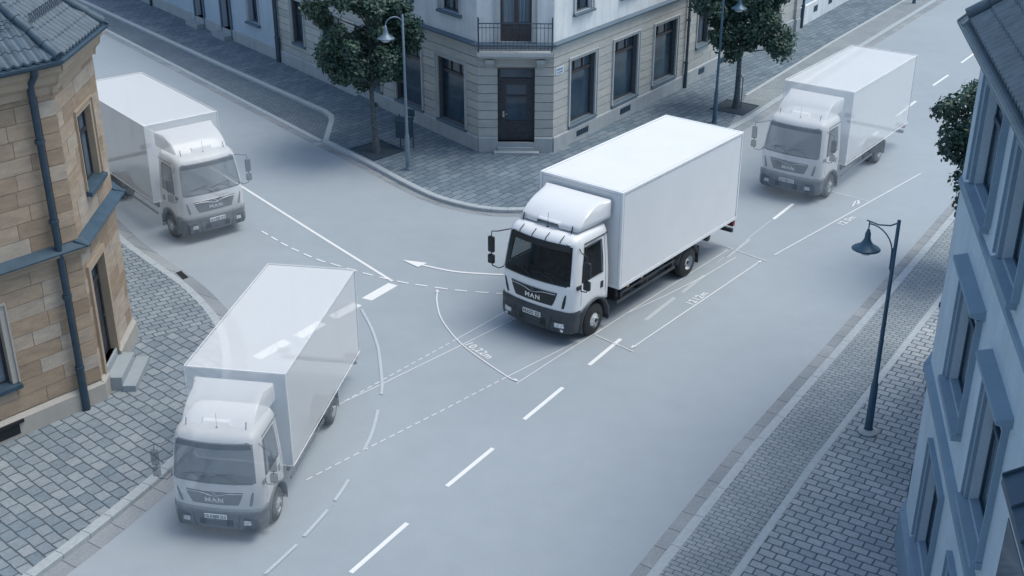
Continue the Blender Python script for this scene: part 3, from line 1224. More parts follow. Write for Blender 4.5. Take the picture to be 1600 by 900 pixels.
# ------------------------------------------------------------------ right hand neighbours of the corner building
f = Face(R1, R2, 1)
nb = thing('stone_townhouse', 'beige stone house behind the right hand tree with cellar vents in its plinth', 'building', tuple(R1))
LL = f.L
wins = [(1.02, 2.0, 1.55, 3.1), (4.2, 5.2, 1.55, 3.1), (7.2, 8.2, 1.55, 3.1)]
m = MB()
f.wall(m, .02, LL - .02, ZB, 8.6, wins, .22, -.03)
c1, c2, a0, a1 = f.P(.02, -9, ZB), f.P(LL - .02, -9, ZB), f.P(.02, -.03, ZB), f.P(LL - .02, -.03, ZB)
for a, b in ((a0, c1), (c1, c2), (c2, a1)):
    m.add([a, b, (b[0], b[1], 8.6), (a[0], a[1], 8.6)], [(0, 1, 2, 3)])
m.build('wall', M['joint'], nb)
m = MB()
f.courses(m, .02, LL - .5, [.72 + .36 * i for i in range(22)], grow(wins, .1, .12), -.03, 0, .012, .9)
f.courses(m, LL - .5, LL - .02, [.72 + .36 * i for i in range(22)], [], -.03, .12, .012)
m.build('stonework', M['rustic'], nb)
m = MB()
f.prism(m, .02, LL - .5, [(-.03, ZB), (.06, ZB), (.06, .66), (-.03, .72)])
f.prism(m, LL - .5, LL - .02, [(-.03, ZB), (.18, ZB), (.18, .66), (-.03, .72)])
m.build('plinth', M['plinth'], nb)
for h in wins:
    window(nb, f, *h, depth=.22, off=-.03, kind='sash', fm='wood', sill=(.14, .14, .12, .08), surround=(.09, .05), sm='trim')
for s0, s1 in ((1.22, 1.78), (3.26, 3.76), (6.2, 6.8)):
    m = MB()
    f.box(m, s0, s1, .061, .066, .34, .58)
    m.build('cellar_vent', M['iron'], nb)
m = MB()
f.prism(m, 0, LL, [(0, 8.6), (.4, 8.6), (-4.5, 12.4), (-9.3, 8.6)])
m.build('roof', M['tile'], nb)
f = Face(R2, Vector((R2.x + sd.x, R2.y + sd.y, 0)), 1)
nb = thing('plaster_townhouse', 'pale plastered house farthest up the street with small cellar vents', 'building', tuple(R2))
LL = 26
wins = [(1.6 + 2.4 * k, 2.5 + 2.4 * k, 1.9, 3.5) for k in range(10)]
m = MB()
f.wall(m, .02, LL, ZB, 8.0, wins, .22, -.03)
c1, c2, a0, a1 = f.P(.02, -9, ZB), f.P(LL, -9, ZB), f.P(.02, -.03, ZB), f.P(LL, -.03, ZB)
for a, b in ((a0, c1), (c1, c2), (c2, a1)):
    m.add([a, b, (b[0], b[1], 8), (a[0], a[1], 8)], [(0, 1, 2, 3)])
m.build('wall', M['plaster_blue'], nb)
m = MB()
f.prism(m, .02, LL, [(-.03, ZB), (.04, ZB), (.04, 1.02), (-.03, 1.06)])
m.build('plinth', M['plaster'], nb)
for s0 in (2.1, 4.2, 6.6, 9.0):
    m = MB()
    f.box(m, s0, s0 + .55, .041, .046, .50, .80)
    m.build('cellar_vent', M['iron'], nb)
for h in wins:
    window(nb, f, *h, depth=.22, off=-.03, kind='sash', fm='wood', sill=(.14, .14, .12, .08), surround=(.09, .03), sm='trim')
m = MB()
f.prism(m, 0, LL, [(0, 8.0), (.4, 8.0), (-4.5, 11.8), (-9.3, 8.0)])
m.build('roof', M['tile'], nb)
pipe(nb, f, .35, .12, KZ, 7.9, .06, 'pipe')


# ------------------------------------------------------------------ roof tiling
def tiled(mb, e0, e1, up_dir, pitch, h0, h1, courses, z0, pitch_w=.20, course=.33):
    """roof plane over the eave e0-e1; h0,h1 = how far (along the eave) the hips close in per metre of plan depth"""
    e0, e1 = V2(e0), V2(e1)
    t = (e1 - e0).normalized()
    L = (e1 - e0).length
    prof = [0, .35, .75, 1.0, .75, .35, 0.05, 0]
    for c in range(courses):
        rows = []
        for k in (0, 1):
            dep = (c + k) * course / math.sqrt(1 + pitch * pitch)
            a = max(0, h0 * dep)
            b = L - h1 * dep
            if b - a < .05:
                break
            row = []
            xs = [a]
            i = math.floor(a / (pitch_w / 8)) + 1
            while i * pitch_w / 8 < b:
                xs.append(i * pitch_w / 8)
                i += 1
            xs.append(b)
            # keep same absolute grid so both rows can be bridged
            rows.append((dep, a, b))
        if len(rows) < 2:
            break
        (d0, a0, b0), (d1, a1, b1) = rows
        lo, hi = min(a0, a1), max(b0, b1)
        xs = []
        i = math.floor(lo / (pitch_w / 8))
        while i * pitch_w / 8 <= hi + pitch_w / 8:
            xs.append(i)
            i += 1
        vs, fs = [], []
        lift = .03
        for j, i in enumerate(xs):
            x = i * pitch_w / 8
            hgt = .045 * prof[i % 8]
            for dep, a, b, lf in ((d0, a0, b0, lift), (d1 + .04, a1, b1, 0.004)):
                xx = min(max(x, a), b)
                p = e0 + t * xx + up_dir * dep
                vs.append((p.x, p.y, z0 + pitch * dep + hgt + lf))
            # front lip
            xx = min(max(x, a0), b0)
            p = e0 + t * xx + up_dir * d0
            vs.append((p.x, p.y, z0 + pitch * d0 + hgt + lift - .045))
        for j in range(len(xs) - 1):
            k = 3 * j
            fs.append((k, k + 3, k + 4, k + 1))
            fs.append((k + 2, k + 5, k + 3, k))
        sm = mb.smooth
        mb.smooth = False
        mb.add(vs, fs)
        mb.smooth = sm
    # under-roof
    D = courses * course / math.sqrt(1 + pitch * pitch)
    a = e0 + up_dir * D + t * (h0 * D)
    b = e0 + up_dir * D + t * (L - h1 * D)
    if (b - a).dot(t) > 0:
        mb.add([(e0.x, e0.y, z0 - .05), (e1.x, e1.y, z0 - .05), (b.x, b.y, z0 + pitch * D - .05), (a.x, a.y, z0 + pitch * D - .05)], [(0, 1, 2, 3)])
    return D


def ridge_tiles(mb, p, q, r=.10, n=None):
    p, q = Vector(p), Vector(q)
    L = (q - p).length
    n = n or max(2, int(L / .36))
    for i in range(n):
        a = p.lerp(q, i / n)
        b = p.lerp(q, (i + 1.1) / n)
        mb.tube([a, b], r * 1.08, 10, r1=r * .9)


def snow_guard(mb, e0, e1, up_dir, pitch, dep, z0, a, b):
    e0, e1 = V2(e0), V2(e1)
    t = (e1 - e0).normalized()

    def Q(x, h):
        p = e0 + t * x + up_dir * dep
        return (p.x, p.y, z0 + pitch * dep + .06 + h)
    mb.tube([Q(a, .05), Q(b, .05)], .009, 5)
    mb.tube([Q(a, .20), Q(b, .20)], .009, 5)
    x = a
    while x < b - .12:
        mb.tube([Q(x, .05), Q(x + .06, .20), Q(x + .12, .05)], .007, 4)
        x += .12


def gutter_run(mb, pts, z, r=.075):
    """half-round gutter along plan points"""
    P = [Vector((p[0], p[1], z)) for p in pts]
    n = 7
    rings = []
    for i, p in enumerate(P):
        d = (P[min(i + 1, len(P) - 1)] - P[max(i - 1, 0)]).normalized()
        nrm = Vector((-d.y, d.x, 0))
        rr = []
        for k in range(n):
            a = math.pi * k / (n - 1)
            rr.append(p + nrm * math.cos(a) * r - Vector((0, 0, 1)) * math.sin(a) * r)
        for k in range(n - 1, -1, -1):
            a = math.pi * k / (n - 1)
            rr.append(p + nrm * math.cos(a) * (r - .012) - Vector((0, 0, 1)) * math.sin(a) * (r - .012))
        rings.append(rr)
    N = 2 * n
    vs = [q for r_ in rings for q in r_]
    fs = []
    for i in range(len(P) - 1):
        for k in range(N):
            k2 = (k + 1) % N
            fs.append((i * N + k, i * N + k2, (i + 1) * N + k2, (i + 1) * N + k))
    fs.append(tuple(range(N)))
    fs.append(tuple((len(P) - 1) * N + k for k in range(N)))
    mb.add(vs, fs)


# ------------------------------------------------------------------ sandstone house (left foreground)
A_ = G(162, 622, KZ)
c0_ = G(0, 692, KZ)
b_dir = (V2(G(203, 540, KZ)) - V2(A_)).normalized()
LB = 2.95
B_ = V2(A_) + b_dir * LB
d1_ = (V2(c0_) - V2(A_)).normalized()
C_ = V2(A_) + d1_ * 12
d3_ = Vector((math.cos(R(128)), math.sin(R(128))))
D_ = B_ + d3_ * 14
f1 = Face(A_, C_, -1)
if f1.n.dot(Vector((1, -1))) < 0:
    f1.n = -f1.n
f2 = Face(A_, B_, 1)
if f2.n.x < 0:
    f2.n = -f2.n
f3 = Face(B_, D_, 1)
if f3.n.dot(Vector((1, 1))) < 0:
    f3.n = -f3.n
sh = thing('sandstone_house', 'warm sandstone corner house with grey tiled roof and dark drainpipe', 'building', tuple(A_))
H1 = [(1.92, 2.95, 1.32, 2.98), (5.2, 6.3, 1.32, 2.98), (1.9, 2.8, 4.75, 6.3), (5.2, 6.3, 4.75, 6.3)]
H2d = [(.38, 1.42, .62, 3.05)]
H2w = [(1.20, 2.18, 4.62, 6.22)]
H3 = [(2, 3, 1.4, 3.0), (2, 3, 4.7, 6.2), (6, 7, 1.4, 3), (6, 7, 4.7, 6.2)]
ZE = 7.70
m = MB()
f1.wall(m, 0, 12, ZB, ZE, H1, .16, -.03, ri=1)
f2.wall(m, 0, LB, ZB, ZE, H2d + H2w, .16, -.03, ri=1)
f3.wall(m, 0, 14, ZB, ZE, H3, .24, -.03, ri=1)
m.build('wall', [M['sand_joint'], M['sand_trim']], sh)
m = MB()
zc = [.62 + .335 * i for i in range(10)] + [3.72]
zu = [3.98 + .335 * i for i in range(11)]
m.ct = .5
for f, L, hs in ((f1, 12, H1), (f2, LB, H2d + H2w), (f3, 14, H3)):
    hh = grow(hs, .13, .12)
    f.courses(m, .0 if f is not f1 else .42, L, zc, hh, -.03, .0, .010, 1.0)
    f.courses(m, .0 if f is not f1 else .42, L, zu, hh, -.03, .0, .010, 1.0)
# corner pilaster blocks on the front
f1.courses(m, 0, .36, zc, [], -.03, .05, .012)
f1.courses(m, 0, .36, zu, [], -.03, .05, .012)
m.build('stonework', M['sand'], sh)
m = MB()
f1.prism(m, -.04, 12, [(-.03, ZB), (.10, ZB), (.10, .52), (.03, .60), (-.03, .60)])
f2.prism(m, -.04, .38, [(-.03, ZB), (.10, ZB), (.10, .52), (.03, .60), (-.03, .60)])
f2.prism(m, 1.42, LB, [(-.03, ZB), (.10, ZB), (.10, .52), (.03, .60), (-.03, .60)])
f3.prism(m, 0, 14, [(-.03, ZB), (.10, ZB), (.10, .52), (.03, .60), (-.03, .60)])
m.build('plinth', M['sand_grey'], sh)
m = MB()
for f, a, b in ((f1, -.12, 12), (f2, -.12, LB + .1), (f3, -.1, 14)):
    m.cur = 0
    f.prism(m, a, b, [(-.03, 3.62), (.06, 3.62), (.09, 3.70), (.20, 3.78), (.20, 3.84), (-.03, 3.84)])
    m.cur = 1
    f.prism(m, a - .03, b + .03, [(-.03, 3.845), (.26, 3.845), (.26, 3.875), (-.03, 4.0)])
m.build('string_course', [M['sand_trim'], M['zinc']], sh)
m = MB()
for f, a, b in ((f1, -.1, 12), (f2, -.1, LB + .1), (f3, -.1, 14)):
    f.prism(m, a, b, [(-.03, 7.12), (.05, 7.12), (.07, 7.26), (.18, 7.36), (.20, 7.48), (.32, 7.58), (.32, 7.70), (-.03, 7.70)])
m.build('cornice', M['sand_trim'], sh)
# windows
for h in H1[:2] + H1[2:]:
    window(sh, f1, *h, depth=.16, off=-.03, kind='sash', fm='wood', sill=(.16, .16, .14, .09), surround=(.12, .05), sm='sand_grey', sillm='zinc')
for h in H2w:
    window(sh, f2, *h, depth=.16, off=-.03, kind='sash', fm='wood', sill=(.16, .16, .16, .09), surround=(.12, .05), sm='sand_trim', sillm='zinc')
for h in H3:
    window(sh, f3, *h, depth=.24, off=-.03, kind='sash', fm='wood', sill=(.16, .16, .14, .09), surround=(.12, .05), sm='sand_trim', sillm='zinc')
# cellar opening
m = MB()
f1.box(m, 2.0, 2.9, .101, .107, .20, .44)
f1.box(m, 1.9, 3.0, .101, .15, .45, .52)
m.build('cellar_window', M['black'], sh)
# door
s0, s1, z0, z1 = H2d[0]
m = MB()
o0, o1 = -.185, -.12
f2.box(m, s0, s0 + .09, o0, o1, z0, z1)
f2.box(m, s1 - .09, s1, o0, o1, z0, z1)
f2.box(m, s0 + .09, s1 - .09, o0, o1, z1 - .09, z1)
f2.box(m, s0 + .09, s1 - .09, o0, o1, 2.45, 2.55)
f2.box(m, s0 + .09, s1 - .09, o0, o1 - .03, z0, 2.45)
for za, zb in ((.8, 1.35), (1.5, 2.3)):
    f2.box(m, s0 + .2, (s0 + s1) / 2 - .06, o0, o1 - .012, za, zb)
    f2.box(m, (s0 + s1) / 2 + .06, s1 - .2, o0, o1 - .012, za, zb)
dd = m.build('door', M['wood'], sh)
m = MB()
f2.box(m, s0 + .07, s1 - .07, -.175, -.155, 2.5, z1 - .06)
m.build('pane', M['glass'], dd, origin=sh['_o'])
m = MB()
m.tube([f2.P(s1 - .2, -.15, 1.6), f2.P(s1 - .2, -.08, 1.6), f2.P(s1 - .3, -.07, 1.6)], .014, 6)
m.build('handle', M['iron'], dd, origin=sh['_o'])
m = MB()
f2.box(m, s0 - .13, s0, -.03, .06, z0 - .2, z1 + .15)
f2.box(m, s1, s1 + .13, -.03, .06, z0 - .2, z1 + .15)
f2.box(m, s0, s1, -.03, .06, z1, z1 + .15)
m.build('surround', M['sand_trim'], dd, origin=sh['_o'])
m = MB()
f2.box(m, s0, s1, -.185, .02, ZB, .62)
f2.box(m, s0 - .05, s1 + .10, .02, .36, ZB, .45)
f2.box(m, s0 - .12, s1 + .22, .36, .66, ZB, .27)
m.build('door_step', M['step'], sh, bevel=.01)
# drainpipe on the front, a little left of the corner
pipe(sh, f1, .50, .14, KZ, 7.76, .07, 'pipe', elbow=.26)
# roof
EA = V2(G(92, 93, 7.84))
EB = V2(G(160, 38, 7.84))
ZR = 7.85
PT = .8
e_dir1 = d1_
E0 = EA + e_dir1 * 13
ed2 = (EB - EA).normalized()
E3 = EB + d3_ * 14


def inward(a, b, inside):
    t = (b - a).normalized()
    n = Vector((-t.y, t.x))
    return n if (inside - a).dot(n) > 0 else -n


centre = V2(A_) + Vector((-6, 2))


def hip_rate(dir_a, dir_b, n):
    """dir_a along this eave away from the corner, dir_b along the other eave: closing rate per metre of depth"""
    bis = (dir_a + dir_b).normalized()
    return bis.dot(dir_a) / max(bis.dot(n), 1e-6)


n1 = inward(E0, EA, centre)
n2 = inward(EA, EB, centre)
n3 = inward(EB, E3, centre)
r1 = hip_rate(-ed2 * -1, e_dir1, n2)
m = MB()
# front plane: eave E0 -> EA, hip at EA
hA1 = hip_rate(e_dir1, ed2, n1)
hA2 = hip_rate(ed2, e_dir1, n2)
hB2 = hip_rate(-ed2, d3_, n2)
hB3 = hip_rate(d3_, -ed2, n3)
tiled(m, E0, EA, n1, PT, 0, hA1, 12, ZR)
tiled(m, EA, EB, n2, PT, hA2, hB2, 12, ZR)
tiled(m, EB, E3, n3, PT, hB3, 0, 12, ZR)
for p, q2 in ((EA, n2 + ed2 * hA2), (EB, n2 - ed2 * hB2)):
    e = p + q2 * 3.0
    ridge_tiles(m, (p.x, p.y, ZR + .05), (e.x, e.y, ZR + .05 + PT * 3.0), .11)
m.build('roof', M['tile'], sh, recalc=False)
m = MB()
snow_guard(m, E0, EA, n1, PT, .62, ZR, 6, 12.45)
snow_guard(m, EA, EB, n2, PT, .62, ZR, .45, 2.5)
m.build('snow_guard', M['iron'], sh)
m = MB()
og = .06
gutter_run(m, [E0 - n1 * og, EA - (n1 + n2).normalized() * og, EB - (n2 + n3).normalized() * og, E3 - n3 * og], ZR - .01, .085)
m.build('roof_gutter', M['zinc'], sh)
m = MB()
for a, b in ((E0, EA), (EA, EB), (EB, E3)):
    n = inward(a, b, centre)
    i0, i1 = a + n * .7, b + n * .7
    m.hexa([(a.x, a.y, ZR - .13), (b.x, b.y, ZR - .13), (i1.x, i1.y, ZR - .13), (i0.x, i0.y, ZR - .13)], [(a.x, a.y, ZR - .06), (b.x, b.y, ZR - .06), (i1.x, i1.y, ZR - .06), (i0.x, i0.y, ZR - .06)])
m.build('soffit', M['zinc'], sh)

# board beside the sandstone house
bp = G(176, 396, KZ)
bo = thing('notice_board', 'blue grey framed board standing behind the sandstone house corner', 'sign board', tuple(bp))
fb = Face(V2(bp) - Vector((.25, -.12)), V2(bp) + Vector((.25, -.12)), 1)
m = MB()
fb.box(m, 0, .55, 0, .03, .42, 1.22)
m.build('panel', M['plaster_blue'], bo)
m = MB()
for a, b, c, d in ((-.04, 0, .38, 1.26), (.55, .59, .38, 1.26), (0, .55, .38, .42), (0, .55, 1.22, 1.26)):
    fb.box(m, a, b, -.01, .05, c, d)
for x in (.02, .53):
    fb.box(m, x - .02, x + .02, -.04, -.01, KZ, 1.1)
m.build('frame', M['iron'], bo)

# ------------------------------------------------------------------ blue-grey house (right foreground)
K_ = G(1406, 850, KZ)
dK = Vector(ray(1240, -460)[:2]).normalized()
fK = Face(K_, V2(K_) - dK * 10, 1)
if fK.n.x > 0:
    fK.n = -fK.n
fS = Face(K_, V2(K_) + sd * 10, 1)
if fS.n.dot(Vector((-1, 1))) < 0:
    fS.n = -fS.n
bh = thing('plaster_house', 'blue grey plastered house with deep windows and tiled roof at right edge', 'building', tuple(K_))
LK = 17
LS = 8
HK = [(1.05, 2.62, 7.55, 9.10), (3.82, 5.00, 7.55, 9.10), (7.0, 8.1, 7.55, 9.10), (10, 11.1, 7.55, 9.1),
      (1.80, 3.28, 4.62, 6.28), (4.55, 5.80, 4.30, 6.12), (11, 12, 4.4, 6.1),
      (1.55, 2.90, 1.35, 3.10), (4.4, 5.7, 1.2, 3.0), (8.5, 9.7, 1.2, 3.0)]
HS = [(1.6 + 3 * k, 2.7 + 3 * k, z, z + 1.7) for k in range(2) for z in (1.4, 4.5, 7.5)]
m = MB()
ZW = 9.45
fK.wall(m, 0, LK, ZB, ZW, HK, .20, 0)
fS.wall(m, 0, LS, ZB, ZW, HS, .26, 0)
m.build('wall', M['plaster_r'], bh)
m = MB()
for f, L in ((fK, LK), (fS, LS)):
    f.prism(m, -.06, L, [(0, 3.62), (.05, 3.62), (.06, 3.72), (.09, 3.76), (.10, 3.90), (0, 3.95)])
    f.prism(m, -.02, L, [(0, 7.14), (.03, 7.14), (.045, 7.20), (.045, 7.25), (0, 7.28)])
    f.prism(m, -.05, L, [(0, ZB), (.10, ZB), (.10, .85), (0, .92)])
    f.prism(m, -.12, L, [(0, 9.28), (.06, 9.28), (.12, 9.42), (.16, 9.50), (.0, 9.50)])
m.build('moulding', M['trim_r'], bh)
for i, h in enumerate(HK):
    if i < 4:
        kw = dict(sill=(.12, .12, .13, .09), surround=(.16, .06))
    elif i < 7:
        kw = dict(sill=(.16, .16, .14, .09), surround=(.12, .05), hood=(.26, .20, .10, .20))
    else:
        kw = dict(sill=(.14, .14, .12, .09), surround=(.14, .05))
    window(bh, fK, *h, depth=.20, off=0, kind='sash', fm='iron', sm='trim_r', sillm='trim_r', **kw)
for h in HS:
    window(bh, fS, *h, depth=.26, off=0, kind='sash', fm='iron', sm='trim_r', sillm='trim_r', sill=(.14, .14, .14, .09), surround=(.12, .05))
# eaves and roof
E0 = V2(G(1515, 17, 9.85))
eK = E0 - dK * 18
eS = E0 + sd * 9
cen = V2(K_) + Vector((8, 2))
nk = inward(E0, eK, cen)
ns = inward(E0, eS, cen)
hk = hip_rate(-dK, sd, nk)
hs_ = hip_rate(sd, -dK, ns)
m = MB()
tiled(m, E0, eK, nk, .75, hk, 0, 14, 9.72)
tiled(m, E0, eS, ns, .75, hs_, 0, 14, 9.72)
q2 = nk - dK * hk
e = E0 + q2 * 3.2
ridge_tiles(m, (E0.x, E0.y, 9.78), (e.x, e.y, 9.78 + .75 * 3.2), .11)
m.build('roof', M['tile'], bh, recalc=False)
m = MB()
gutter_run(m, [eS - ns * .07, E0 - (nk + ns).normalized() * .08, eK - nk * .07], 9.70, .08)
m.build('roof_gutter', M['zinc'], bh)
m = MB()
for a, b, n in ((E0, eK, nk), (E0, eS, ns)):
    i0, i1 = a + n * .6, b + n * .6
    m.hexa([(a.x, a.y, 9.56), (b.x, b.y, 9.56), (i1.x, i1.y, 9.50), (i0.x, i0.y, 9.50)], [(a.x, a.y, 9.62), (b.x, b.y, 9.62), (i1.x, i1.y, 9.62), (i0.x, i0.y, 9.62)])
m.build('soffit', M['trim_r'], bh)
m = MB()
snow_guard(m, E0, eK, nk, .75, .75, 9.72, .5, 9)
m.build('snow_guard', M['iron'], bh)
# zinc-roofed bay
m = MB()
m.cur = 0
fK.box(m, 7.35, 9.6, .0, .22, .9, 6.30)
m.cur = 1
fK.prism(m, 7.25, 9.7, [(0, 6.62), (.30, 6.44), (.30, 6.34), (0, 6.34)])
for k in range(5):
    x = 7.26 + k * .6
    fK.prism(m, x, x + .02, [(0, 6.66), (.31, 6.48), (.31, 6.44), (0, 6.62)])
m.cur = 2
fK.box(m, 7.55, 9.4, .221, .23, 4.5, 6.1)
m.build('bay_window', [M['plaster_r'], M['zinc'], M['glass']], bh)
pipe(bh, fS, 1.0, .14, KZ, 9.5, .06, 'pipe')


# ------------------------------------------------------------------ street lamps
def lamp(px, label, H, arm_dir, arm, mat, style, base_ring=False, head_z=None):
    p = G(*px, KZ)
    o = thing('street_lamp', label, 'street lamp', tuple(p), 'street lamps')
    x, y, z = p
    ax, ay = arm_dir
    m = MB()
    m.lathe([(.085, 0), (.085, .02), (.075, 1.15), (.062, 1.22), (.052, 1.26), (.042, H * .6), (.036, H - .0), (0.0, H + .02)], (x, y, z), n=14)
    m.lathe([(.10, 0), (.10, .06), (.085, .09)], (x, y, z), n=14)
    m.build('post', M[mat], o)
    if base_ring:
        m = MB()
        m.lathe([(.10, .0), (.20, .004), (.215, .02), (.20, .05), (.12, .06), (.10, .09)], (x, y, z), n=18)
        m.build('base_ring', M['trim'], o)
    hx, hy = x + ax * arm, y + ay * arm
    m = MB()
    if style == 'hook':
        r = arm / 2
        zt = H - .15 - r * .55
        pts = [(x, y, z + zt - .25), (x + ax * .03, y + ay * .03, z + zt)]
        for k in range(0, 9):
            a = math.pi - math.pi * k / 8
            cx_, cz_ = arm / 2 + math.cos(a) * arm / 2, math.sin(a) * r * .9
            pts.append((x + ax * cx_, y + ay * cx_, z + zt + cz_))
        m.tube(pts, .02, 8)
        zh = z + zt
    else:
        zh = z + H - .33
        m.tube([(x, y, z + H - .05), (x + ax * .15, y + ay * .15, z + H - .14), (x + ax * .38, y + ay * .38, z + H - .17), (hx + ax * .06, hy + ay * .06, z + H - .12)], .016, 8)
        pts = []
        for k in range(9):
            a = math.pi / 2 * k / 8
            pts.append((x + ax * (.05 + (arm - .05) * (1 - math.sin(a)) ** 1.0), y + ay * (.05 + (arm - .05) * (1 - math.sin(a))), z + H - .18 - (1 - math.cos(a)) * .55))
        m.tube(pts, .014, 8)
        m.tube([(x + ax * .05, y + ay * .05, z + H - .6), (x + ax * .05, y + ay * .05, z + H - 1.05), (x, y, z + H - 1.1)], .016, 8)
        m.tube([(hx, hy, z + H - .14), (hx, hy, zh)], .014, 8)
    m.build('arm', M[mat], o)
    m = MB()
    m.lathe([(0.0, .02), (.035, .02), (.04, -.03), (.055, -.05), (.06, -.16), (.07, -.19), (.095, -.24), (.14, -.30), (.25, -.365), (.285, -.395), (.27, -.40), (.15, -.35), (.05, -.30), (0.0, -.30)], (hx, hy, zh), n=24)
    m.build('lamp_shade', M[mat], o)
    m = MB()
    m.lathe([(.17, -.40), (.16, -.45), (.10, -.50), (0.0, -.52)], (hx, hy, zh), n=18)
    m.build('lamp_glass', plain('milky_glass', (.42, .47, .5), .25), o)
    return o


lamp((638, 265), 'grey street lamp with hooked arm beside the tall left tree', 5.15, (-.9, -.43), .58, 'lamp_grey', 'hook')
lamp((1116, 192), 'street lamp with hooked arm beside the right tree behind the solid truck', 5.0, (.83, -.55), .62, 'lamp', 'hook')
lamp((1356, 675), 'dark blue street lamp with bracket arm on the right hand pavement', 4.84, (-.86, .5), .56, 'lamp', 'bracket', True)
lamp((1428, 5), 'street lamp farthest up the street whose foot shows at the top edge', 5.0, (.83, -.55), .62, 'lamp', 'hook')


# ------------------------------------------------------------------ litter bin
p = G(634, 233, KZ)
bn = thing('litter_bin', 'dark metal litter bin on two legs behind the left street lamp', 'litter bin', tuple(p))
fb = Face(V2(p) - Vector((.30, -.10)), V2(p) + Vector((.30, -.10)), 1)
m = MB()
fb.box(m, .02, .56, -.16, .16, .55, 1.12)
m.build('container', M['iron'], bn, bevel=.03)
m = MB()
fb.prism(m, .0, .58, [(-.2, 1.16), (.2, 1.13), (.2, 1.16), (0, 1.24), (-.2, 1.22)])
m.build('lid', M['iron'], bn)
m = MB()
fb.box(m, .24, .6, -.24, -.20, 1.25, 1.5)
m.build('back_plate', M['iron'], bn)
for x in (.05, .53):
    m = MB()
    m.tube([fb.P(x, -.18, KZ), fb.P(x, -.18, 1.3)], .018, 8)
    m.build('leg', M['iron'], bn)

# door step piece / low slab by the wall, gully grate
m = MB()
q = [G(556, 155, KZ), G(561, 152, KZ), G(588, 165, KZ), G(582, 169, KZ)]
m.hexa([(v.x, v.y, KZ - .004) for v in q], [(v.x, v.y, KZ + .12) for v in q])
tag(m.build('stone_step', M['trim_dark'], origin=tuple(q[0])), 'low dark stone step against the banded wall behind the tree', 'step')
m = MB()
q = [G(275, 426.5), G(283, 423.5), G(294.5, 434), G(286, 437)]
vs = [(v.x, v.y, .004) for v in q]
m.hexa([(v.x, v.y, .001) for v in q], [(v.x, v.y, .012) for v in q])
for k in range(6):
    a = q[0].lerp(q[3], (k + .5) / 6)
    b = q[1].lerp(q[2], (k + .5) / 6)
    m.tube([(a.x, a.y, .018), (b.x, b.y, .018)], .012, 4)
tag(m.build('drain_grate', M['black'], origin=tuple(q[0])), 'small black drain grate set in the left gutter', 'drain grate')


# ------------------------------------------------------------------ trees
def grate(pix, label):
    q = [G(u, v, KZ) for u, v in pix]
    o = thing('tree_pit', label, 'tree pit', tuple(q[0]), 'square tree pits')
    m = MB()
    m.hexa([(v.x, v.y, KZ - .003) for v in q], [(v.x, v.y, KZ + .006) for v in q])
    m.build('soil_bed', M['soil'], o)
    m = MB()
    c = sum(q, Vector()) / 4
    for i in range(4):
        a, b = q[i], q[(i + 1) % 4]
        ai, bi = a.lerp(c, .05), b.lerp(c, .05)
        m.hexa([(v.x, v.y, KZ) for v in (a, b, bi, ai)], [(v.x, v.y, KZ + .02) for v in (a, b, bi, ai)])
    m.build('edging', M['iron'], o)


grate([(546, 232.5), (595.5, 219), (633, 235.5), (585, 251.4)], 'square dark tree pit below the left tree')
grate([(1109, 170), (1135.6, 155.6), (1186.7, 165.6), (1161, 181)], 'square dark tree pit below the right tree')


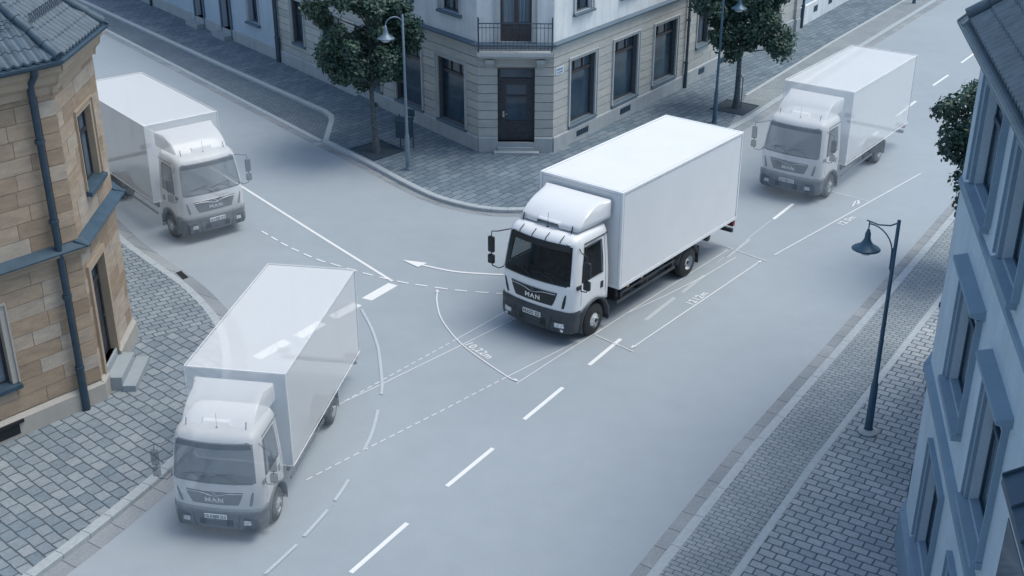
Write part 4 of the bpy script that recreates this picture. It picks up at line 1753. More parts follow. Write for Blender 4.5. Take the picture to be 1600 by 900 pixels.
def tree(base, label, c, rad, seed, nleaf=12000, trunk_r=.10, fork=2.0, lobes=None, leaf=.066, zlow=0.0, stake=False):
    rnd = random.Random(seed)
    o = thing('street_tree', label, 'tree', tuple(base), 'street trees')
    base = Vector(base)
    c = Vector(c)
    # crown clumps
    clumps = []
    tries = 0
    nc = 62
    while len(clumps) < nc and tries < 4000:
        tries += 1
        d = Vector((rnd.gauss(0, 1), rnd.gauss(0, 1), rnd.gauss(0, 1))).normalized()
        rr = rnd.uniform(.3, 1.18) ** .6
        wob = 1 + .16 * math.sin(3.1 * d.x + seed) + .13 * math.sin(4.3 * d.y + 2 * seed) + .1 * math.sin(5 * d.z)
        p = c + Vector((d.x * rad[0], d.y * rad[1], d.z * rad[2])) * rr * wob * .86
        if p.z < zlow:
            continue
        if all((p - q).length > .36 for q, _ in clumps):
            clumps.append((p, rnd.uniform(.22, .52)))
    # trunk + limbs
    t = MB()
    tip = Vector((base.x + (c.x - base.x) * .8, base.y + (c.y - base.y) * .8, c.z + rad[2] * .25))
    trunk_pts = []
    for k in range(9):
        s_ = k / 8
        p = base.lerp(tip, s_)
        p = p + Vector((math.sin(s_ * 5 + seed) * .04, math.cos(s_ * 4 + seed) * .04, 0))
        trunk_pts.append(p)
    rs = [trunk_r * (1.25 if k == 0 else (1 - .75 * (k / 8))) for k in range(9)]
    t.tube(trunk_pts, rs, 10)
    for i, (q, r_) in enumerate(clumps):
        s_ = min(.98, max(.45, (q.z - .8 - base.z) / (tip.z - base.z)))
        st = base.lerp(tip, s_)
        st = trunk_pts[min(8, int(round(s_ * 8)))]
        mid = st.lerp(q, .5) + Vector((rnd.uniform(-.1, .1), rnd.uniform(-.1, .1), rnd.uniform(-.12, .05)))
        t.tube([st, mid, q], trunk_r * .26, 6, r1=.012, caps=False)
    t.build('trunk', M['bark'], o)
    # leaves
    vs, fs = [], []
    wts = [r_ ** 2 for _, r_ in clumps]
    tot = sum(wts)
    for (q, r_), w_ in zip(clumps, wts):
        n = int(nleaf * w_ / tot)
        for _ in range(n):
            d = Vector((rnd.gauss(0, 1), rnd.gauss(0, 1), rnd.gauss(0, 1) * .8)).normalized()
            p = q + d * r_ * (rnd.random() ** .38) * rnd.choice([1, 1, 1, 1.22])
            nrm = (d * .6 + Vector((rnd.gauss(0, .5), rnd.gauss(0, .5), .55 + rnd.gauss(0, .4)))).normalized()
            a = nrm.orthogonal().normalized()
            a.rotate(Matrix.Rotation(rnd.uniform(0, 6.28), 3, nrm))
            b = nrm.cross(a)
            L_ = leaf * rnd.uniform(.7, 1.35)
            W_ = L_ * .62
            k = len(vs)
            droop = nrm * (-L_ * .25)
            vs += [p - a * L_, p - b * W_ + droop * .2, p + a * L_ + droop, p + b * W_ + droop * .2]
            fs.append((k, k + 1, k + 2, k + 3))
    me = bpy.data.meshes.new('crown')
    me.from_pydata([tuple(v - base) for v in vs], [], fs)
    me.materials.append(M['leaf'])
    ob = bpy.data.objects.new('crown', me)
    COL.objects.link(ob)
    ob.parent = o
    if stake:
        m = MB()
        x, y, z = base
        m.tube([(x + .22, y - .05, z), (x + .22, y - .05, z + 1.15), (x + .12, y, z + 1.3)], .02, 6)
        m.build('stake', M['bark'], o)
    return o


b1 = G(589, 237, KZ)
tree(b1, 'tall leafy tree in front of the banded corner building, left of the lamp', (b1.x - .15, b1.y + .1, 4.35), (1.95, 1.9, 2.15), 3, 30000, .115, zlow=2.2)
b2 = G(1148, 168, KZ)
tree(b2, 'leafy tree behind the solid truck with a slim lamp beside it', (b2.x + .15, b2.y, 4.0), (1.95, 1.8, 2.0), 8, 27000, .12, zlow=1.7, stake=True)
b3 = G(1545, 432, KZ)
tree(b3, 'tree half hidden behind the blue grey house at the right edge', (b3.x - .3, b3.y, 3.85), (1.7, 1.5, 1.8), 21, 20000, .12, zlow=1.3)


# ------------------------------------------------------------------ trucks
def truck_mats(ghost):
    al = .60 if ghost else None
    T_ = {}
    pr = 'veil_' if ghost else ''
    if ghost:
        T_['white'] = plain(pr + 'white_body', (.74, .75, .76), .4, var=.01, alpha=al, bstr=0)
        T_['panel'] = plain(pr + 'box_panel', (.76, .77, .78), .4, var=.01, alpha=.64, bstr=0)
        T_['rail'] = plain(pr + 'box_rail', (.84, .85, .86), .35, var=.01, alpha=.55, bstr=0)
        T_['dark'] = plain(pr + 'dark_plastic', (.20, .225, .25), .6, var=.05, alpha=.70)
        T_['black'] = plain(pr + 'black_plastic', (.09, .11, .13), .6, var=.05, alpha=.62)
        T_['tyre'] = plain(pr + 'tyre', (.12, .135, .15), .8, var=.05, alpha=.68)
        T_['rim'] = plain(pr + 'rim', (.45, .47, .5), .4, .3, var=.05, alpha=.62)
        T_['glass'] = plain(pr + 'glass', (.20, .235, .265), .15, var=.02, alpha=.68, spec=.3)
        T_['chrome'] = plain(pr + 'chrome', (.62, .64, .67), .25, .5, alpha=.75)
        T_['lens'] = plain(pr + 'lens', (.60, .63, .66), .15, var=.3, scale=20, alpha=.75)
        T_['red'] = plain(pr + 'red_lens', (.30, .22, .24), .3, alpha=.6)
        T_['under'] = plain(pr + 'shadow_block', (.10, .12, .14), .8, alpha=.85)  # for the added block that darkens the road below the cab
        T_['seam'] = plain(pr + 'seam', (.30, .32, .35), .6, alpha=.6)
        T_['crease'] = plain(pr + 'crease', (.40, .43, .46), .5, alpha=.6)
        T_['plate'] = plain(pr + 'plate', (.75, .77, .8), .4, alpha=.85, var=.01)
        T_['ink'] = plain(pr + 'ink', (.10, .12, .14), .5, alpha=.8, var=.01)
    else:
        T_['white'] = plain('white_body_paint', (.80, .81, .825), .28, var=.012, scale=1.5, bstr=0, coat=.4)
        T_['panel'] = plain('white_box_panel', (.77, .78, .80), .42, var=.02, scale=1.2, bstr=.02)
        T_['rail'] = plain('box_edge_rail', (.80, .81, .83), .35, var=.02, bstr=0)
        T_['dark'] = plain('dark_grey_plastic', (.045, .055, .065), .5, var=.15, scale=5)
        T_['black'] = plain('black_plastic', (.016, .02, .026), .45, var=.1)
        T_['tyre'] = plain('tyre_rubber', (.022, .025, .029), .75, var=.15)
        T_['rim'] = plain('steel_rim', (.60, .62, .64), .36, .35, var=.08)
        T_['chrome'] = plain('chrome_trim', (.62, .64, .66), .22, .9, var=.02)
        T_['lens'] = plain('lamp_lens', (.62, .65, .68), .08, .3, var=.35, scale=18)
        T_['red'] = plain('red_lens', (.16, .02, .03), .3)
        T_['seam'] = plain('panel_seam', (.16, .17, .19), .7)
        T_['joint'] = plain('box_joint', (.40, .42, .45), .7)
        T_['crease'] = plain('bumper_crease', (.09, .105, .12), .4)
        T_['plate'] = plain('plate_white', (.74, .75, .77), .4, var=.01)
        T_['ink'] = plain('plate_ink', (.015, .018, .02), .5)
        nt = NT('windscreen_glass')
        b = nt.n('ShaderNodeBsdfPrincipled')
        b.inputs['Base Color'].default_value = rgb(.015, .025, .032)
        b.inputs['Roughness'].default_value = .05
        tr = nt.n('ShaderNodeBsdfTransparent')
        tr.inputs['Color'].default_value = rgb(.72, .78, .80)
        ms = nt.n('ShaderNodeMixShader')
        ms.inputs[0].default_value = .42
        nt.l(tr.outputs[0], ms.inputs[1])
        nt.l(b.outputs[0], ms.inputs[2])
        nt.l(ms.outputs[0], nt.out.inputs['Surface'])
        T_['glass'] = nt.m
    T_['seat'] = plain(pr + 'seat_cloth', (.10, .055, .05), .9, var=.2)
    T_['inside'] = plain(pr + 'cab_interior', (.05, .055, .06), .9)
    T_['amber'] = plain(pr + 'amber_lens', (.5, .28, .1), .3, alpha=(.6 if ghost else None))
    return T_


def lerp_tab(tab, z):
    for (z0, a), (z1, b) in zip(tab, tab[1:]):
        if z <= z1:
            k = (z - z0) / (z1 - z0)
            return a + (b - a) * max(0, k)
    return tab[-1][1]


YF = [(.80, -1.875), (1.30, -1.90), (1.55, -1.89), (2.00, -1.81), (2.52, -1.70), (2.62, -1.655), (2.70, -1.57), (2.745, -1.40), (2.765, -1.1)]
WH = [(.80, 1.10), (1.30, 1.11), (1.55, 1.105), (2.00, 1.075), (2.52, 1.02), (2.62, .995), (2.70, .945), (2.745, .84), (2.765, .60)]


def front_y(x, z):
    w = lerp_tab(WH, z)
    k = .92 * w / 1.105
    ax = abs(x)
    y0 = lerp_tab(YF, z)
    if ax <= k:
        return y0 + .10 * (ax / k) ** 2
    t = min(1, (ax - k) / (w - k))
    return y0 + .10 + .28 * t * t


CREASE = []


def make_truck(label, ghost, plate_txt):
    T_ = truck_mats(ghost)
    o = thing('box_truck', label, 'truck', (0, 0, 0), 'white box trucks in the junction')
    o['_o'] = [0, 0, 0]
    L, ZTP, ZBT, W = 5.92, 3.5, .93, 1.25

    def B(mb, name, mat, parent=o, **kw):
        if isinstance(mat, (list, tuple)):
            mm = [T_[x] for x in mat]
        else:
            mm = T_[mat]
        return mb.build(name, mm, parent, origin=(0, 0, 0) if parent is not o else None, **kw)

    # --- cargo box
    m = MB()
    m.bbox(-W + .012, W - .012, .012, L - .012, ZBT + .012, ZTP - .012, .03, 2)
    box = B(m, 'cargo_box', 'panel')
    m = MB()
    r = .035
    if ghost:
        # slim beads over the seams only
        for (a, b) in (((-W, 0, ZTP), (W, 0, ZTP)), ((-W, L, ZTP), (W, L, ZTP)), ((-W, 0, ZTP), (-W, L, ZTP)), ((W, 0, ZTP), (W, L, ZTP)),
                       ((-W, 0, ZBT), (-W, 0, ZTP)), ((W, 0, ZBT), (W, 0, ZTP)), ((W, L, ZBT), (W, L, ZTP)), ((-W, L, ZBT), (-W, L, ZTP)),
                       ((-W, 0, ZBT), (-W, L, ZBT)), ((W, 0, ZBT), (W, L, ZBT)), ((-W, 0, ZBT), (W, 0, ZBT))):
            m.tube([Vector(a) * 1.0, Vector(b)], .022, 6, caps=False)
    else:
        for y0, y1 in ((-.004, .07), (L - .07, L + .004)):
            for x0, x1 in ((-W, -W + .075), (W - .075, W)):
                m.bbox(x0, x1, y0, y1, ZBT, ZTP, .014, 2)
            m.bbox(-W + .076, W - .076, y0, y1, ZTP - .075, ZTP, .014, 2)
            m.bbox(-W + .076, W - .076, y0, y1, ZBT, ZBT + .07, .014, 2)
        for x0, x1 in ((-W, -W + .07), (W - .07, W)):
            m.bbox(x0, x1, .071, L - .071, ZTP - .07, ZTP + .002, .016, 2)
            m.bbox(x0 - .003, x1 + .003, .071, L - .071, ZBT - .002, ZBT + .10, .012, 2)
    B(m, 'edge_rail', 'rail', box)
    if not ghost:
        m = MB()
        q_ = .080
        e_ = .001
        for (a, b) in (((W - .012 + e_, q_, ZBT + .105), (W - .012 + e_, L - q_, ZBT + .105)), ((W - .012 + e_, q_, ZTP - q_), (W - .012 + e_, L - q_, ZTP - q_)),
                       ((W - .012 + e_, q_, ZBT + .105), (W - .012 + e_, q_, ZTP - q_)), ((W - .012 + e_, L - q_, ZBT + .105), (W - .012 + e_, L - q_, ZTP - q_)),
                       ((-W + q_, .011, ZTP - q_), (W - q_, .011, ZTP - q_)), ((W - q_, .011, ZBT + .08), (W - q_, .011, ZTP - q_)), ((-W + q_, .011, ZBT + .08), (-W + q_, .011, ZTP - q_)),
                       ((-W + q_, q_, ZTP - .011), (-W + q_, L - q_, ZTP - .011)), ((W - q_, q_, ZTP - .011), (W - q_, L - q_, ZTP - .011)), ((-W + q_, q_, ZTP - .011), (W - q_, q_, ZTP - .011))):
            m.tube([a, b], .007, 4)
        B(m, 'panel_joint', 'joint', box)
    m = MB()
    # rear frame and door bars
    for x in (-.62, .62):
        m.tube([(x, L + .03, ZBT + .05), (x, L + .03, ZTP - .1)], .016, 6)
    m.box(-.006, .006, L, L + .012, ZBT + .1, ZTP - .1)
    m.tube([(W - .03, L + .035, ZBT + .1), (W - .03, L + .035, ZTP - .05)], .014, 6)
    B(m, 'rear_door_bar', 'chrome', box)

    # --- chassis
    m = MB()
    if not ghost:
        for x in (-.42, .42):
            m.box(x - .04, x + .04, -1.5, L - .15, .62, .86)
        for y in (.4, 1.6, 2.6, 4.2, 5.4):
            m.box(-.38, .38, y, y + .08, .66, .82)
        for k in range(12):
            y = .1 + k * .5
            m.box(-1.1, 1.1, y, y + .07, .865, ZBT - .004)
        m.bbox(.62, 1.08, 1.2, 2.1, .42, .84, .06, 3)
        m.bbox(-1.08, -.62, .6, 1.9, .40, .84, .06, 3)
        m.bbox(.66, 1.06, .15, .8, .48, .84, .04, 2)
        m.bbox(-1.06, -.66, -.3, .35, .48, .84, .04, 2)
        m.lathe([(0, -.9), (.13, -.88), (.16, -.6), (.1, -.5), (.06, 0), (.1, .5), (.16, .6), (.13, .88), (0, .9)], (0, 3.49, .42), 'x', 14)
        m.lathe([(0, -.4), (.12, -.4), (.12, .4), (0, .4)], (.55, 4.9, .62), 'x', 14)
    else:
        for x in (-1.05, 1.05):
            m.box(x - .03, x + .03, .1, 2.7, .70, ZBT - .03)
    B(m, 'chassis', 'black')
    if ghost:
        m = MB()
        m.bbox(-.98, .98, -1.88, -.25, .32, .72, .05, 1)
        B(m, 'shadow_block', 'under')  # added block, there to deepen the contact shadow under the see-through cab
    for sx in (-1, 1):
        m = MB()
        xo = sx * 1.13
        m.box(min(xo, xo - sx * .03), max(xo, xo - sx * .03), .10, 2.85, .47, .55)
        if not ghost:
            m.box(min(xo, xo - sx * .03), max(xo, xo - sx * .03), .25, 2.85, .68, .74)
            for y in (.3, 1.5, 2.75):
                m.box(min(xo - sx * .03, xo - sx * .07), max(xo - sx * .03, xo - sx * .07), y, y + .06, .47, .90)
        B(m, 'side_guard', 'dark')
    m = MB()
    m.bbox(-1.12, 1.12, L + .02, L + .12, .46, .58, .015, 2)
    if not ghost:
        for x in (-.5, .5):
            m.box(x - .03, x + .03, L - .15, L + .02, .46, .84)
    B(m, 'rear_bumper_bar', 'dark')
    for sx in (-1, 1):
        m = MB()
        m.bbox(min(sx * .82, sx * 1.2), max(sx * .82, sx * 1.2), L - .10, L + .03, .70, .86, .02, 2)
        B(m, 'tail_light', 'red')
        for y_ in (.35, 1.0):
            m = MB()
            m.box(min(sx * 1.235, sx * 1.25), max(sx * 1.235, sx * 1.25), y_, y_ + .08, ZBT - .05, ZBT - .01)
            B(m, 'side_marker', 'amber')

    # --- wheels
    def wheel(y, sx, dual):
        xo = sx * (1.12 if not dual else 1.16)
        w = .24
        m = MB()
        prof = [(.20, -.02), (.27, -.02), (.33, .0), (.385, .012), (.412, .04), (.42, .08), (.42, w - .08), (.412, w - .04), (.385, w - .01), (.27, w), (.20, w)]
        groove = []
        P_ = [(r_, xo - sx * h) for r_, h in prof]
        m.lathe(P_, (0, y, .42), 'x', 36)
        if dual:
            P_ = [(r_, xo - sx * (h + .29)) for r_, h in prof]
            m.lathe(P_, (0, y, .42), 'x', 36)
        ty = B(m, 'wheel', 'tyre')
        m = MB()
        if dual:
            pr_ = [(.275, -.01), (.262, .0), (.25, .03), (.245, .12), (.18, .145), (.12, .13), (.11, .05), (.09, .02), (0, .015)]
        else:
            pr_ = [(.275, -.012), (.262, -.02), (.25, .02), (.235, .05), (.20, .03), (.15, -.01), (.115, -.015), (.105, -.03), (.075, -.05), (0, -.055)]
        m.lathe([(r_, xo - sx * h) for r_, h in pr_], (0, y, .42), 'x', 36)
        for k in range(8):
            a = 2 * math.pi * k / 8
            m.lathe([(.012, xo - sx * (.13 if dual else -.005)), (.012, xo - sx * (.10 if dual else -.035)), (0, xo - sx * (.10 if dual else -.035))], (0, y + .135 * math.cos(a), .42 + .135 * math.sin(a)), 'x', 6)
        rm = B(m, 'rim', 'rim', ty)
        m = MB()
        for k in range(8):
            a = 2 * math.pi * (k + .5) / 8
            xx = xo - sx * (.128 if dual else .018)
            m.lathe([(.030, xx), (.028, xx + sx * .006), (0, xx + sx * .006)], (0, y + .197 * math.cos(a), .42 + .197 * math.sin(a)), 'x', 10)
        xx = xo + sx * (.058 if not dual else -.010)
        m.lathe([(.055, xx), (.05, xx + sx * .006), (0, xx + sx * .006)], (0, y, .42), 'x', 14)
        B(m, 'rim_hole', 'ink', ty)

    for sx in (-1, 1):
        wheel(-.88, sx, False)
        wheel(3.49, sx, True)
    # mudguards
    for sx in (-1, 1):
        for (yc, ro, a0, a1, wd, nm) in ((-.88, .545, -8, 200, .36, 'front_mudguard'), (3.49, .50, 10, 170, .44, 'rear_mudguard')):
            m = MB()
            n = 22
            vs = []
            for k in range(n + 1):
                a = R(a0 + (a1 - a0) * k / n)
                for rr in (ro, ro + .035):
                    for xx in (1.155, 1.155 - wd):
                        zz = .42 + rr * math.sin(a)
                        vs.append((sx * xx, yc + rr * math.cos(a) * 1.02, max(.26, zz)))
            fs = []
            for k in range(n):
                b0, b1 = 4 * k, 4 * (k + 1)
                for i, j in ((0, 1), (1, 3), (3, 2), (2, 0)):
                    fs.append((b0 + i, b0 + j, b1 + j, b1 + i))
            fs += [(0, 2, 3, 1), (4 * n, 4 * n + 1, 4 * n + 3, 4 * n + 2)]
            m.smooth = True
            m.add(vs, fs)
            m.smooth = False
            # mud flap behind
            if nm == 'front_mudguard':
                m.box(min(sx * .80, sx * 1.15), max(sx * .80, sx * 1.15), -.30, -.27, .22, .62)
            else:
                m.box(min(sx * .72, sx * 1.16), max(sx * .72, sx * 1.16), 4.02, 4.045, .22, .72)
            B(m, nm, 'dark')

    # --- cab shell
    levels = [.80, .92, 1.05, 1.30, 1.50, 1.58, 1.80, 2.10, 2.36, 2.44, 2.52, 2.58, 2.62, 2.66, 2.70, 2.725, 2.745, 2.757, 2.765]
    rows = []
    for z in levels:
        w = lerp_tab(WH, z)
        y0 = lerp_tab(YF, z)
        k = .92 * w / 1.105
        half = []
        for fx in (0, .33, .66, 1.0):
            half.append((k * fx, y0 + .10 * fx * fx))
        F_ = Vector((k, y0 + .10))
        S_ = Vector((w, y0 + .40))
        Cc = Vector((w - .005, y0 + .15))
        for t in (.25, .5, .75, 1.0):
            p = F_ * (1 - t) ** 2 + Cc * 2 * t * (1 - t) + S_ * t * t
            half.append((p.x, p.y))
        ys = S_.y
        half.append((w, ys + .06))
        for y in (-.98, -.56, -.48, -.30):
            half.append((w if y < -.35 else w - .01, max(y, ys + .1)))
        half.append((w - .06, -.24))
        if z > 2.72:
            half = [(x, y) for x, y in half]
        left = [(-x, y) for x, y in half[1:]][::-1]
        rows.append([(x, y, z) for x, y in left + half])
    n = len(rows[0])
    mid = (n - 1) // 2
    # side bottoms follow the wheel arch
    cabm, wsm, swR, swL = MB(), MB(), MB(), MB()
    vidx = {}

    def archz(x, y, z):
        if abs(x) > .9 and z < 1.06:
            d = abs(y + .88)
            lim = .42 + math.sqrt(max(0, .585 ** 2 - d * d)) if d < .585 else 0
            return max(z, lim)
        return z
    for i in range(len(levels) - 1):
        for j in range(n - 1):
            q = [rows[i][j], rows[i][j + 1], rows[i + 1][j + 1], rows[i + 1][j]]
            q = [(x, y, archz(x, y, z)) for x, y, z in q]
            z0, z1 = levels[i], levels[i + 1]
            jj = abs(j + .5 - mid)
            if 1.58 <= z0 and z1 <= 2.52 and jj < 3.6:
                wsm.smooth = True
                wsm.add(q, [(0, 1, 2, 3)])
            elif 1.58 <= z0 and z1 <= 2.44 and 8 < jj < 10.0:
                mm = swR if j > mid else swL
                mm.smooth = True
                mm.add(q, [(0, 1, 2, 3)])
            else:
                cabm.smooth = True
                cabm.add(q, [(0, 1, 2, 3)])
    # roof cap and back wall
    top = rows[-1]
    cabm.smooth = False
    cabm.add(top, [tuple(range(n))])
    back = [(rows[i][0], rows[i][-1]) for i in range(len(levels))]
    for i in range(len(levels) - 1):
        cabm.add([back[i][0], back[i][1], back[i + 1][1], back[i + 1][0]], [(0, 1, 2, 3)])

    def weld(ob, solid=0.0):
        bm = bmesh.new()
        bm.from_mesh(ob.data)
        bmesh.ops.remove_doubles(bm, verts=bm.verts, dist=.0004)
        bmesh.ops.dissolve_degenerate(bm, edges=bm.edges, dist=.0003)
        bmesh.ops.recalc_face_normals(bm, faces=bm.faces)
        cen = Vector((0, -1.0, 1.8))
        s_ = sum(1 if f.normal.dot(f.calc_center_median() - cen) > 0 else -1 for f in bm.faces)
        if s_ < 0:
            bmesh.ops.reverse_faces(bm, faces=bm.faces)
        bm.to_mesh(ob.data)
        bm.free()
        if solid:
            md = ob.modifiers.new('thick', 'SOLIDIFY')
            md.thickness = solid
            md.offset = -1
        return ob
    cab = weld(B(cabm, 'cab', 'white'), .0 if ghost else .03)
    ws = weld(B(wsm, 'windscreen', 'glass'))
    for mm in (swR, swL):
        weld(B(mm, 'side_window', 'glass'))

    def fpanel(m, pts, off, nx=6):
        """thin panel following the cab front; pts = list of (xa, xb, z) rows bottom to top"""
        vs, fs = [], []
        for xa, xb, z in pts:
            for k in range(nx + 1):
                x = xa + (xb - xa) * k / nx
                vs.append((x, front_y(x, z) - off, z))
        R_ = nx + 1
        for i in range(len(pts) - 1):
            for k in range(nx):
                fs.append((i * R_ + k, i * R_ + k + 1, (i + 1) * R_ + k + 1, (i + 1) * R_ + k))
        m.add(vs, fs)
        # edge back to the body
        vs2, fs2 = [], []
        loop = [k for k in range(R_)] + [i * R_ + nx for i in range(1, len(pts))] + [(len(pts) - 1) * R_ + k for k in range(nx - 1, -1, -1)] + [i * R_ for i in range(len(pts) - 2, 0, -1)]
        for k in loop:
            x, y, z = vs[k]
            vs2 += [(x, y, z), (x, y + off + .004, z)]
        N = len(loop)
        for k in range(N):
            a, b = 2 * k, 2 * ((k + 1) % N)
            fs2.append((a, b, b + 1, a + 1))
        m.add(vs2, fs2)

    # black surround strip above/below the windscreen
    m = MB()
    fpanel(m, [(-.90, .90, 2.40), (-.88, .88, 2.47), (-.86, .86, 2.55)], .006, 10)
    B(m, 'windscreen_seal', 'black')
    m = MB()
    fpanel(m, [(-.93, .93, 1.565), (-.93, .93, 1.60)], .006, 10)
    B(m, 'windscreen_seal', 'black')
    # grille
    m = MB()
    fpanel(m, [(-.55, .55, 1.00), (-.60, .60, 1.10), (-.65, .65, 1.22), (-.69, .69, 1.36)], .012, 10)
    gr = B(m, 'grille', 'black')
    m = MB()
    # chrome wing bar dipping in the middle, and a frame line
    def wing(x):
        return 1.325 - .075 * math.exp(-(x / .22) ** 2)
    pts = [(x / 20 * .66, wing(x / 20 * .66)) for x in range(-20, 21)]
    m.tube([(x, front_y(x, z) - .02, z) for x, z in pts], .013, 6)
    m.tube([(x / 10 * .70, front_y(x / 10 * .70, 1.375) - .014, 1.375) for x in range(-10, 11)], .008, 6)
    B(m, 'chrome_wing', 'chrome', gr)
    m = MB()
    m.lathe([(.0, -.03), (.055, -.028), (.06, -.015), (.06, 0)], (0, front_y(0, 1.305), 1.305), 'y', 16)
    B(m, 'emblem', 'dark' if not ghost else 'seam', gr)
    m = MB()
    vs, fs = text_mesh('MAN', .165, .006, .006, 1.18)
    m.add([(v.x * 1.15, front_y(0, 1.13) - .026 - v.z + .035 * abs(v.x), 1.13 + v.y) for v in vs], fs)
    B(m, 'lettering', 'chrome', gr)
    # slim dark vents at the corners
    for sx in (-1, 1):
        m = MB()
        vs = []
        rowsv = [(.80, .86, .98), (.83, .905, 1.14), (.875, .925, 1.30), (.90, .925, 1.36)]
        if sx > 0:
            fpanel(m, [(a, b, z) for a, b, z in rowsv], .01, 2)
        else:
            fpanel(m, [(-b, -a, z) for a, b, z in rowsv], .01, 2)
        B(m, 'corner_vent', 'black')
    # bumper wrapping round the corners
    m = MB()
    zs = [.33, .37, .46, .60, .62, .74, .78, .86, .90]
    of = [.00, .03, .045, .045, .035, .035, .045, .03, .0]
    vs = []
    xs = [x / 10 for x in range(-10, 11)]
    for z, o_ in zip(zs, of):
        for k in range(-9, 10):
            x = k / 9 * .90
            vs.append((x, -1.875 + .10 * (x / .92) ** 2 - o_ - .02, z))
    rown = 19
    # corner and side extensions
    full = []
    for i, (z, o_) in enumerate(zip(zs, of)):
        mid_ = vs[i * rown:(i + 1) * rown]
        c = []
        P0 = Vector((.90, mid_[-1][1]))
        P2 = Vector((1.10 + o_ * .5, -1.55))
        Pc = Vector((1.10 + o_ * .5, mid_[-1][1] + .06))
        for t in (.3, .55, .8, 1):
            p = P0 * (1 - t) ** 2 + Pc * 2 * t * (1 - t) + P2 * t * t
            c.append((p.x, p.y, z))
        c.append((1.10 + o_ * .5, -1.45, z))
        full.append([(-x, y, z) for x, y, z in c][::-1] + mid_ + c)
    N = len(full[0])
    V_ = [p for r_ in full for p in r_]
    Fc = []
    for i in range(len(zs) - 1):
        for k in range(N - 1):
            Fc.append((i * N + k, i * N + k + 1, (i + 1) * N + k + 1, (i + 1) * N + k))
    m.smooth = True
    m.add(V_, Fc)
    m.smooth = False
    # close at the back with a return
    inner_ = [(x * .93, y + .12, z) for x, y, z in full[0]]
    m.add(full[0] + inner_, [(k, k + 1, N + k + 1, N + k) for k in range(N - 1)])
    bumper = B(m, 'bumper', 'dark')
    m = MB()
    m.box(-.40, .40, -1.932, -1.92, .44, .62)
    for z in (.49, .55):
        m.box(-.40, .40, -1.94, -1.932, z, z + .012)
    B(m, 'air_intake', 'black', bumper)
    m = MB()
    m.tube([(x / 10 * .95, front_y(min(.9, abs(x / 10 * .95)), .82) - .048 + (.05 if abs(x) > 9 else 0), .62) for x in range(-10, 11)], .007, 4)
    m.tube([(x / 10 * .90, front_y(abs(x / 10 * .90), .82) - .045, .385) for x in range(-10, 11)], .009, 4)
    B(m, 'bumper_crease', 'crease', bumper)
    for sx in (-1, 1):
        m = MB()
        pts_h = [(sx * x, front_y(min(x, .9), .82) - .058 + (.0 if x < .9 else .02)) for x in (.62, .72, .82, .92)]
        vs = [(x, y, .455) for x, y in pts_h] + [(x, y, .635) for x, y in pts_h]
        m.add(vs, [(k, k + 1, 5 + k, 4 + k) for k in range(3)])
        B(m, 'headlight_housing', 'black', bumper)
    # centre seams of the bumper
    m = MB()
    for sx in (-1, 1):
        m.tube([(sx * .60, front_y(.6, .9) - .042, .86), (sx * .55, front_y(.55, .9) - .066, .60), (sx * .50, front_y(.5, .9) - .06, .38)], .006, 4)
    B(m, 'seam', 'ink', bumper)
    for sx in (-1, 1):
        m = MB()
        vs = []
        pr_ = [(.66, -.055), (.76, -.055), (.86, -.052), (.95, -.035)]
        pts = []
        for x, dy in pr_:
            pts.append((sx * x, -1.875 + .10 * (min(x, .92) / .92) ** 2 + (0 if x < .92 else .035) + dy - .035))
        vs = [(x, y, .49) for x, y in pts] + [(x, y + .004, .60) for x, y in pts]
        k = len(pts)
        m.add(vs + [(x, y + .06, z) for x, y, z in vs], [(i, i + 1, k + i + 1, k + i) for i in range(k - 1)] + [(0, k, 3 * k, 2 * k), (k - 1, 3 * k - 1, 4 * k - 1, 2 * k - 1)] + [(i, i + 1, 2 * k + i + 1, 2 * k + i) for i in range(k - 1)] + [(k + i, k + i + 1, 3 * k + i + 1, 3 * k + i) for i in range(k - 1)])
        B(m, 'headlight', 'lens')
        m = MB()
        m.lathe([(0, -.03), (.04, -.025), (.05, 0)], (sx * .84, -1.875 + .03, .41), 'y', 12)
        B(m, 'fog_light', 'lens')
        # step panel in front of the wheel
        m = MB()
        m.bbox(min(sx * .95, sx * 1.10), max(sx * .95, sx * 1.10), -1.47, -1.36, .34, .92, .02, 2)
        m.box(min(sx * .96, sx * 1.09), max(sx * .96, sx * 1.09), -1.50, -1.36, .33, .36)
        B(m, 'step_panel', 'dark')
    # number plate
    m = MB()
    yb = -1.935
    m.bbox(-.27, .27, yb - .016, yb + .004, .63, .76, .006, 1)
    pl = B(m, 'number_plate', 'plate')
    m = MB()
    vs, fs = text_mesh(plate_txt, .125, .001, .003, 1.0)
    wt = max(v.x for v in vs) - min(v.x for v in vs)
    m.add([(v.x * .49 / wt, yb - .019 - v.z, .695 + v.y) for v in vs], fs)
    B(m, 'lettering', 'ink', pl)
    # wipers
    for x0 in (-.62, .05):
        m = MB()
        p = [(x0 + .56, 1.60), (x0 + .40, 1.72), (x0 + .05, 1.80)]
        m.tube([(x, front_y(x, z) - .02, z) for x, z in p], .008, 5)
        p = [(x0 - .12, 1.72), (x0 + .12, 1.79), (x0 + .44, 1.83)]
        m.tube([(x, front_y(x, z) - .012, z) for x, z in p], .007, 5)
        B(m, 'wiper', 'black')
    # visor-edge hooks, marker lights, antenna
    for x in (() if ghost else (-.60, -.20, .20, .60)):
        m = MB()
        m.tube([(x, front_y(x, 2.54) - .01, 2.54), (x, front_y(x, 2.62) - .03, 2.62), (x + .03, front_y(x, 2.62) + .10, 2.73)], .010, 5)
        B(m, 'visor_bracket', 'black')
    for x in (-.80, .80):
        m = MB()
        m.bbox(x - .05, x + .05, front_y(x, 2.56) - .014, front_y(x, 2.56) + .01, 2.555, 2.59, .006, 1)
        B(m, 'marker_light', 'lens')
    m = MB()
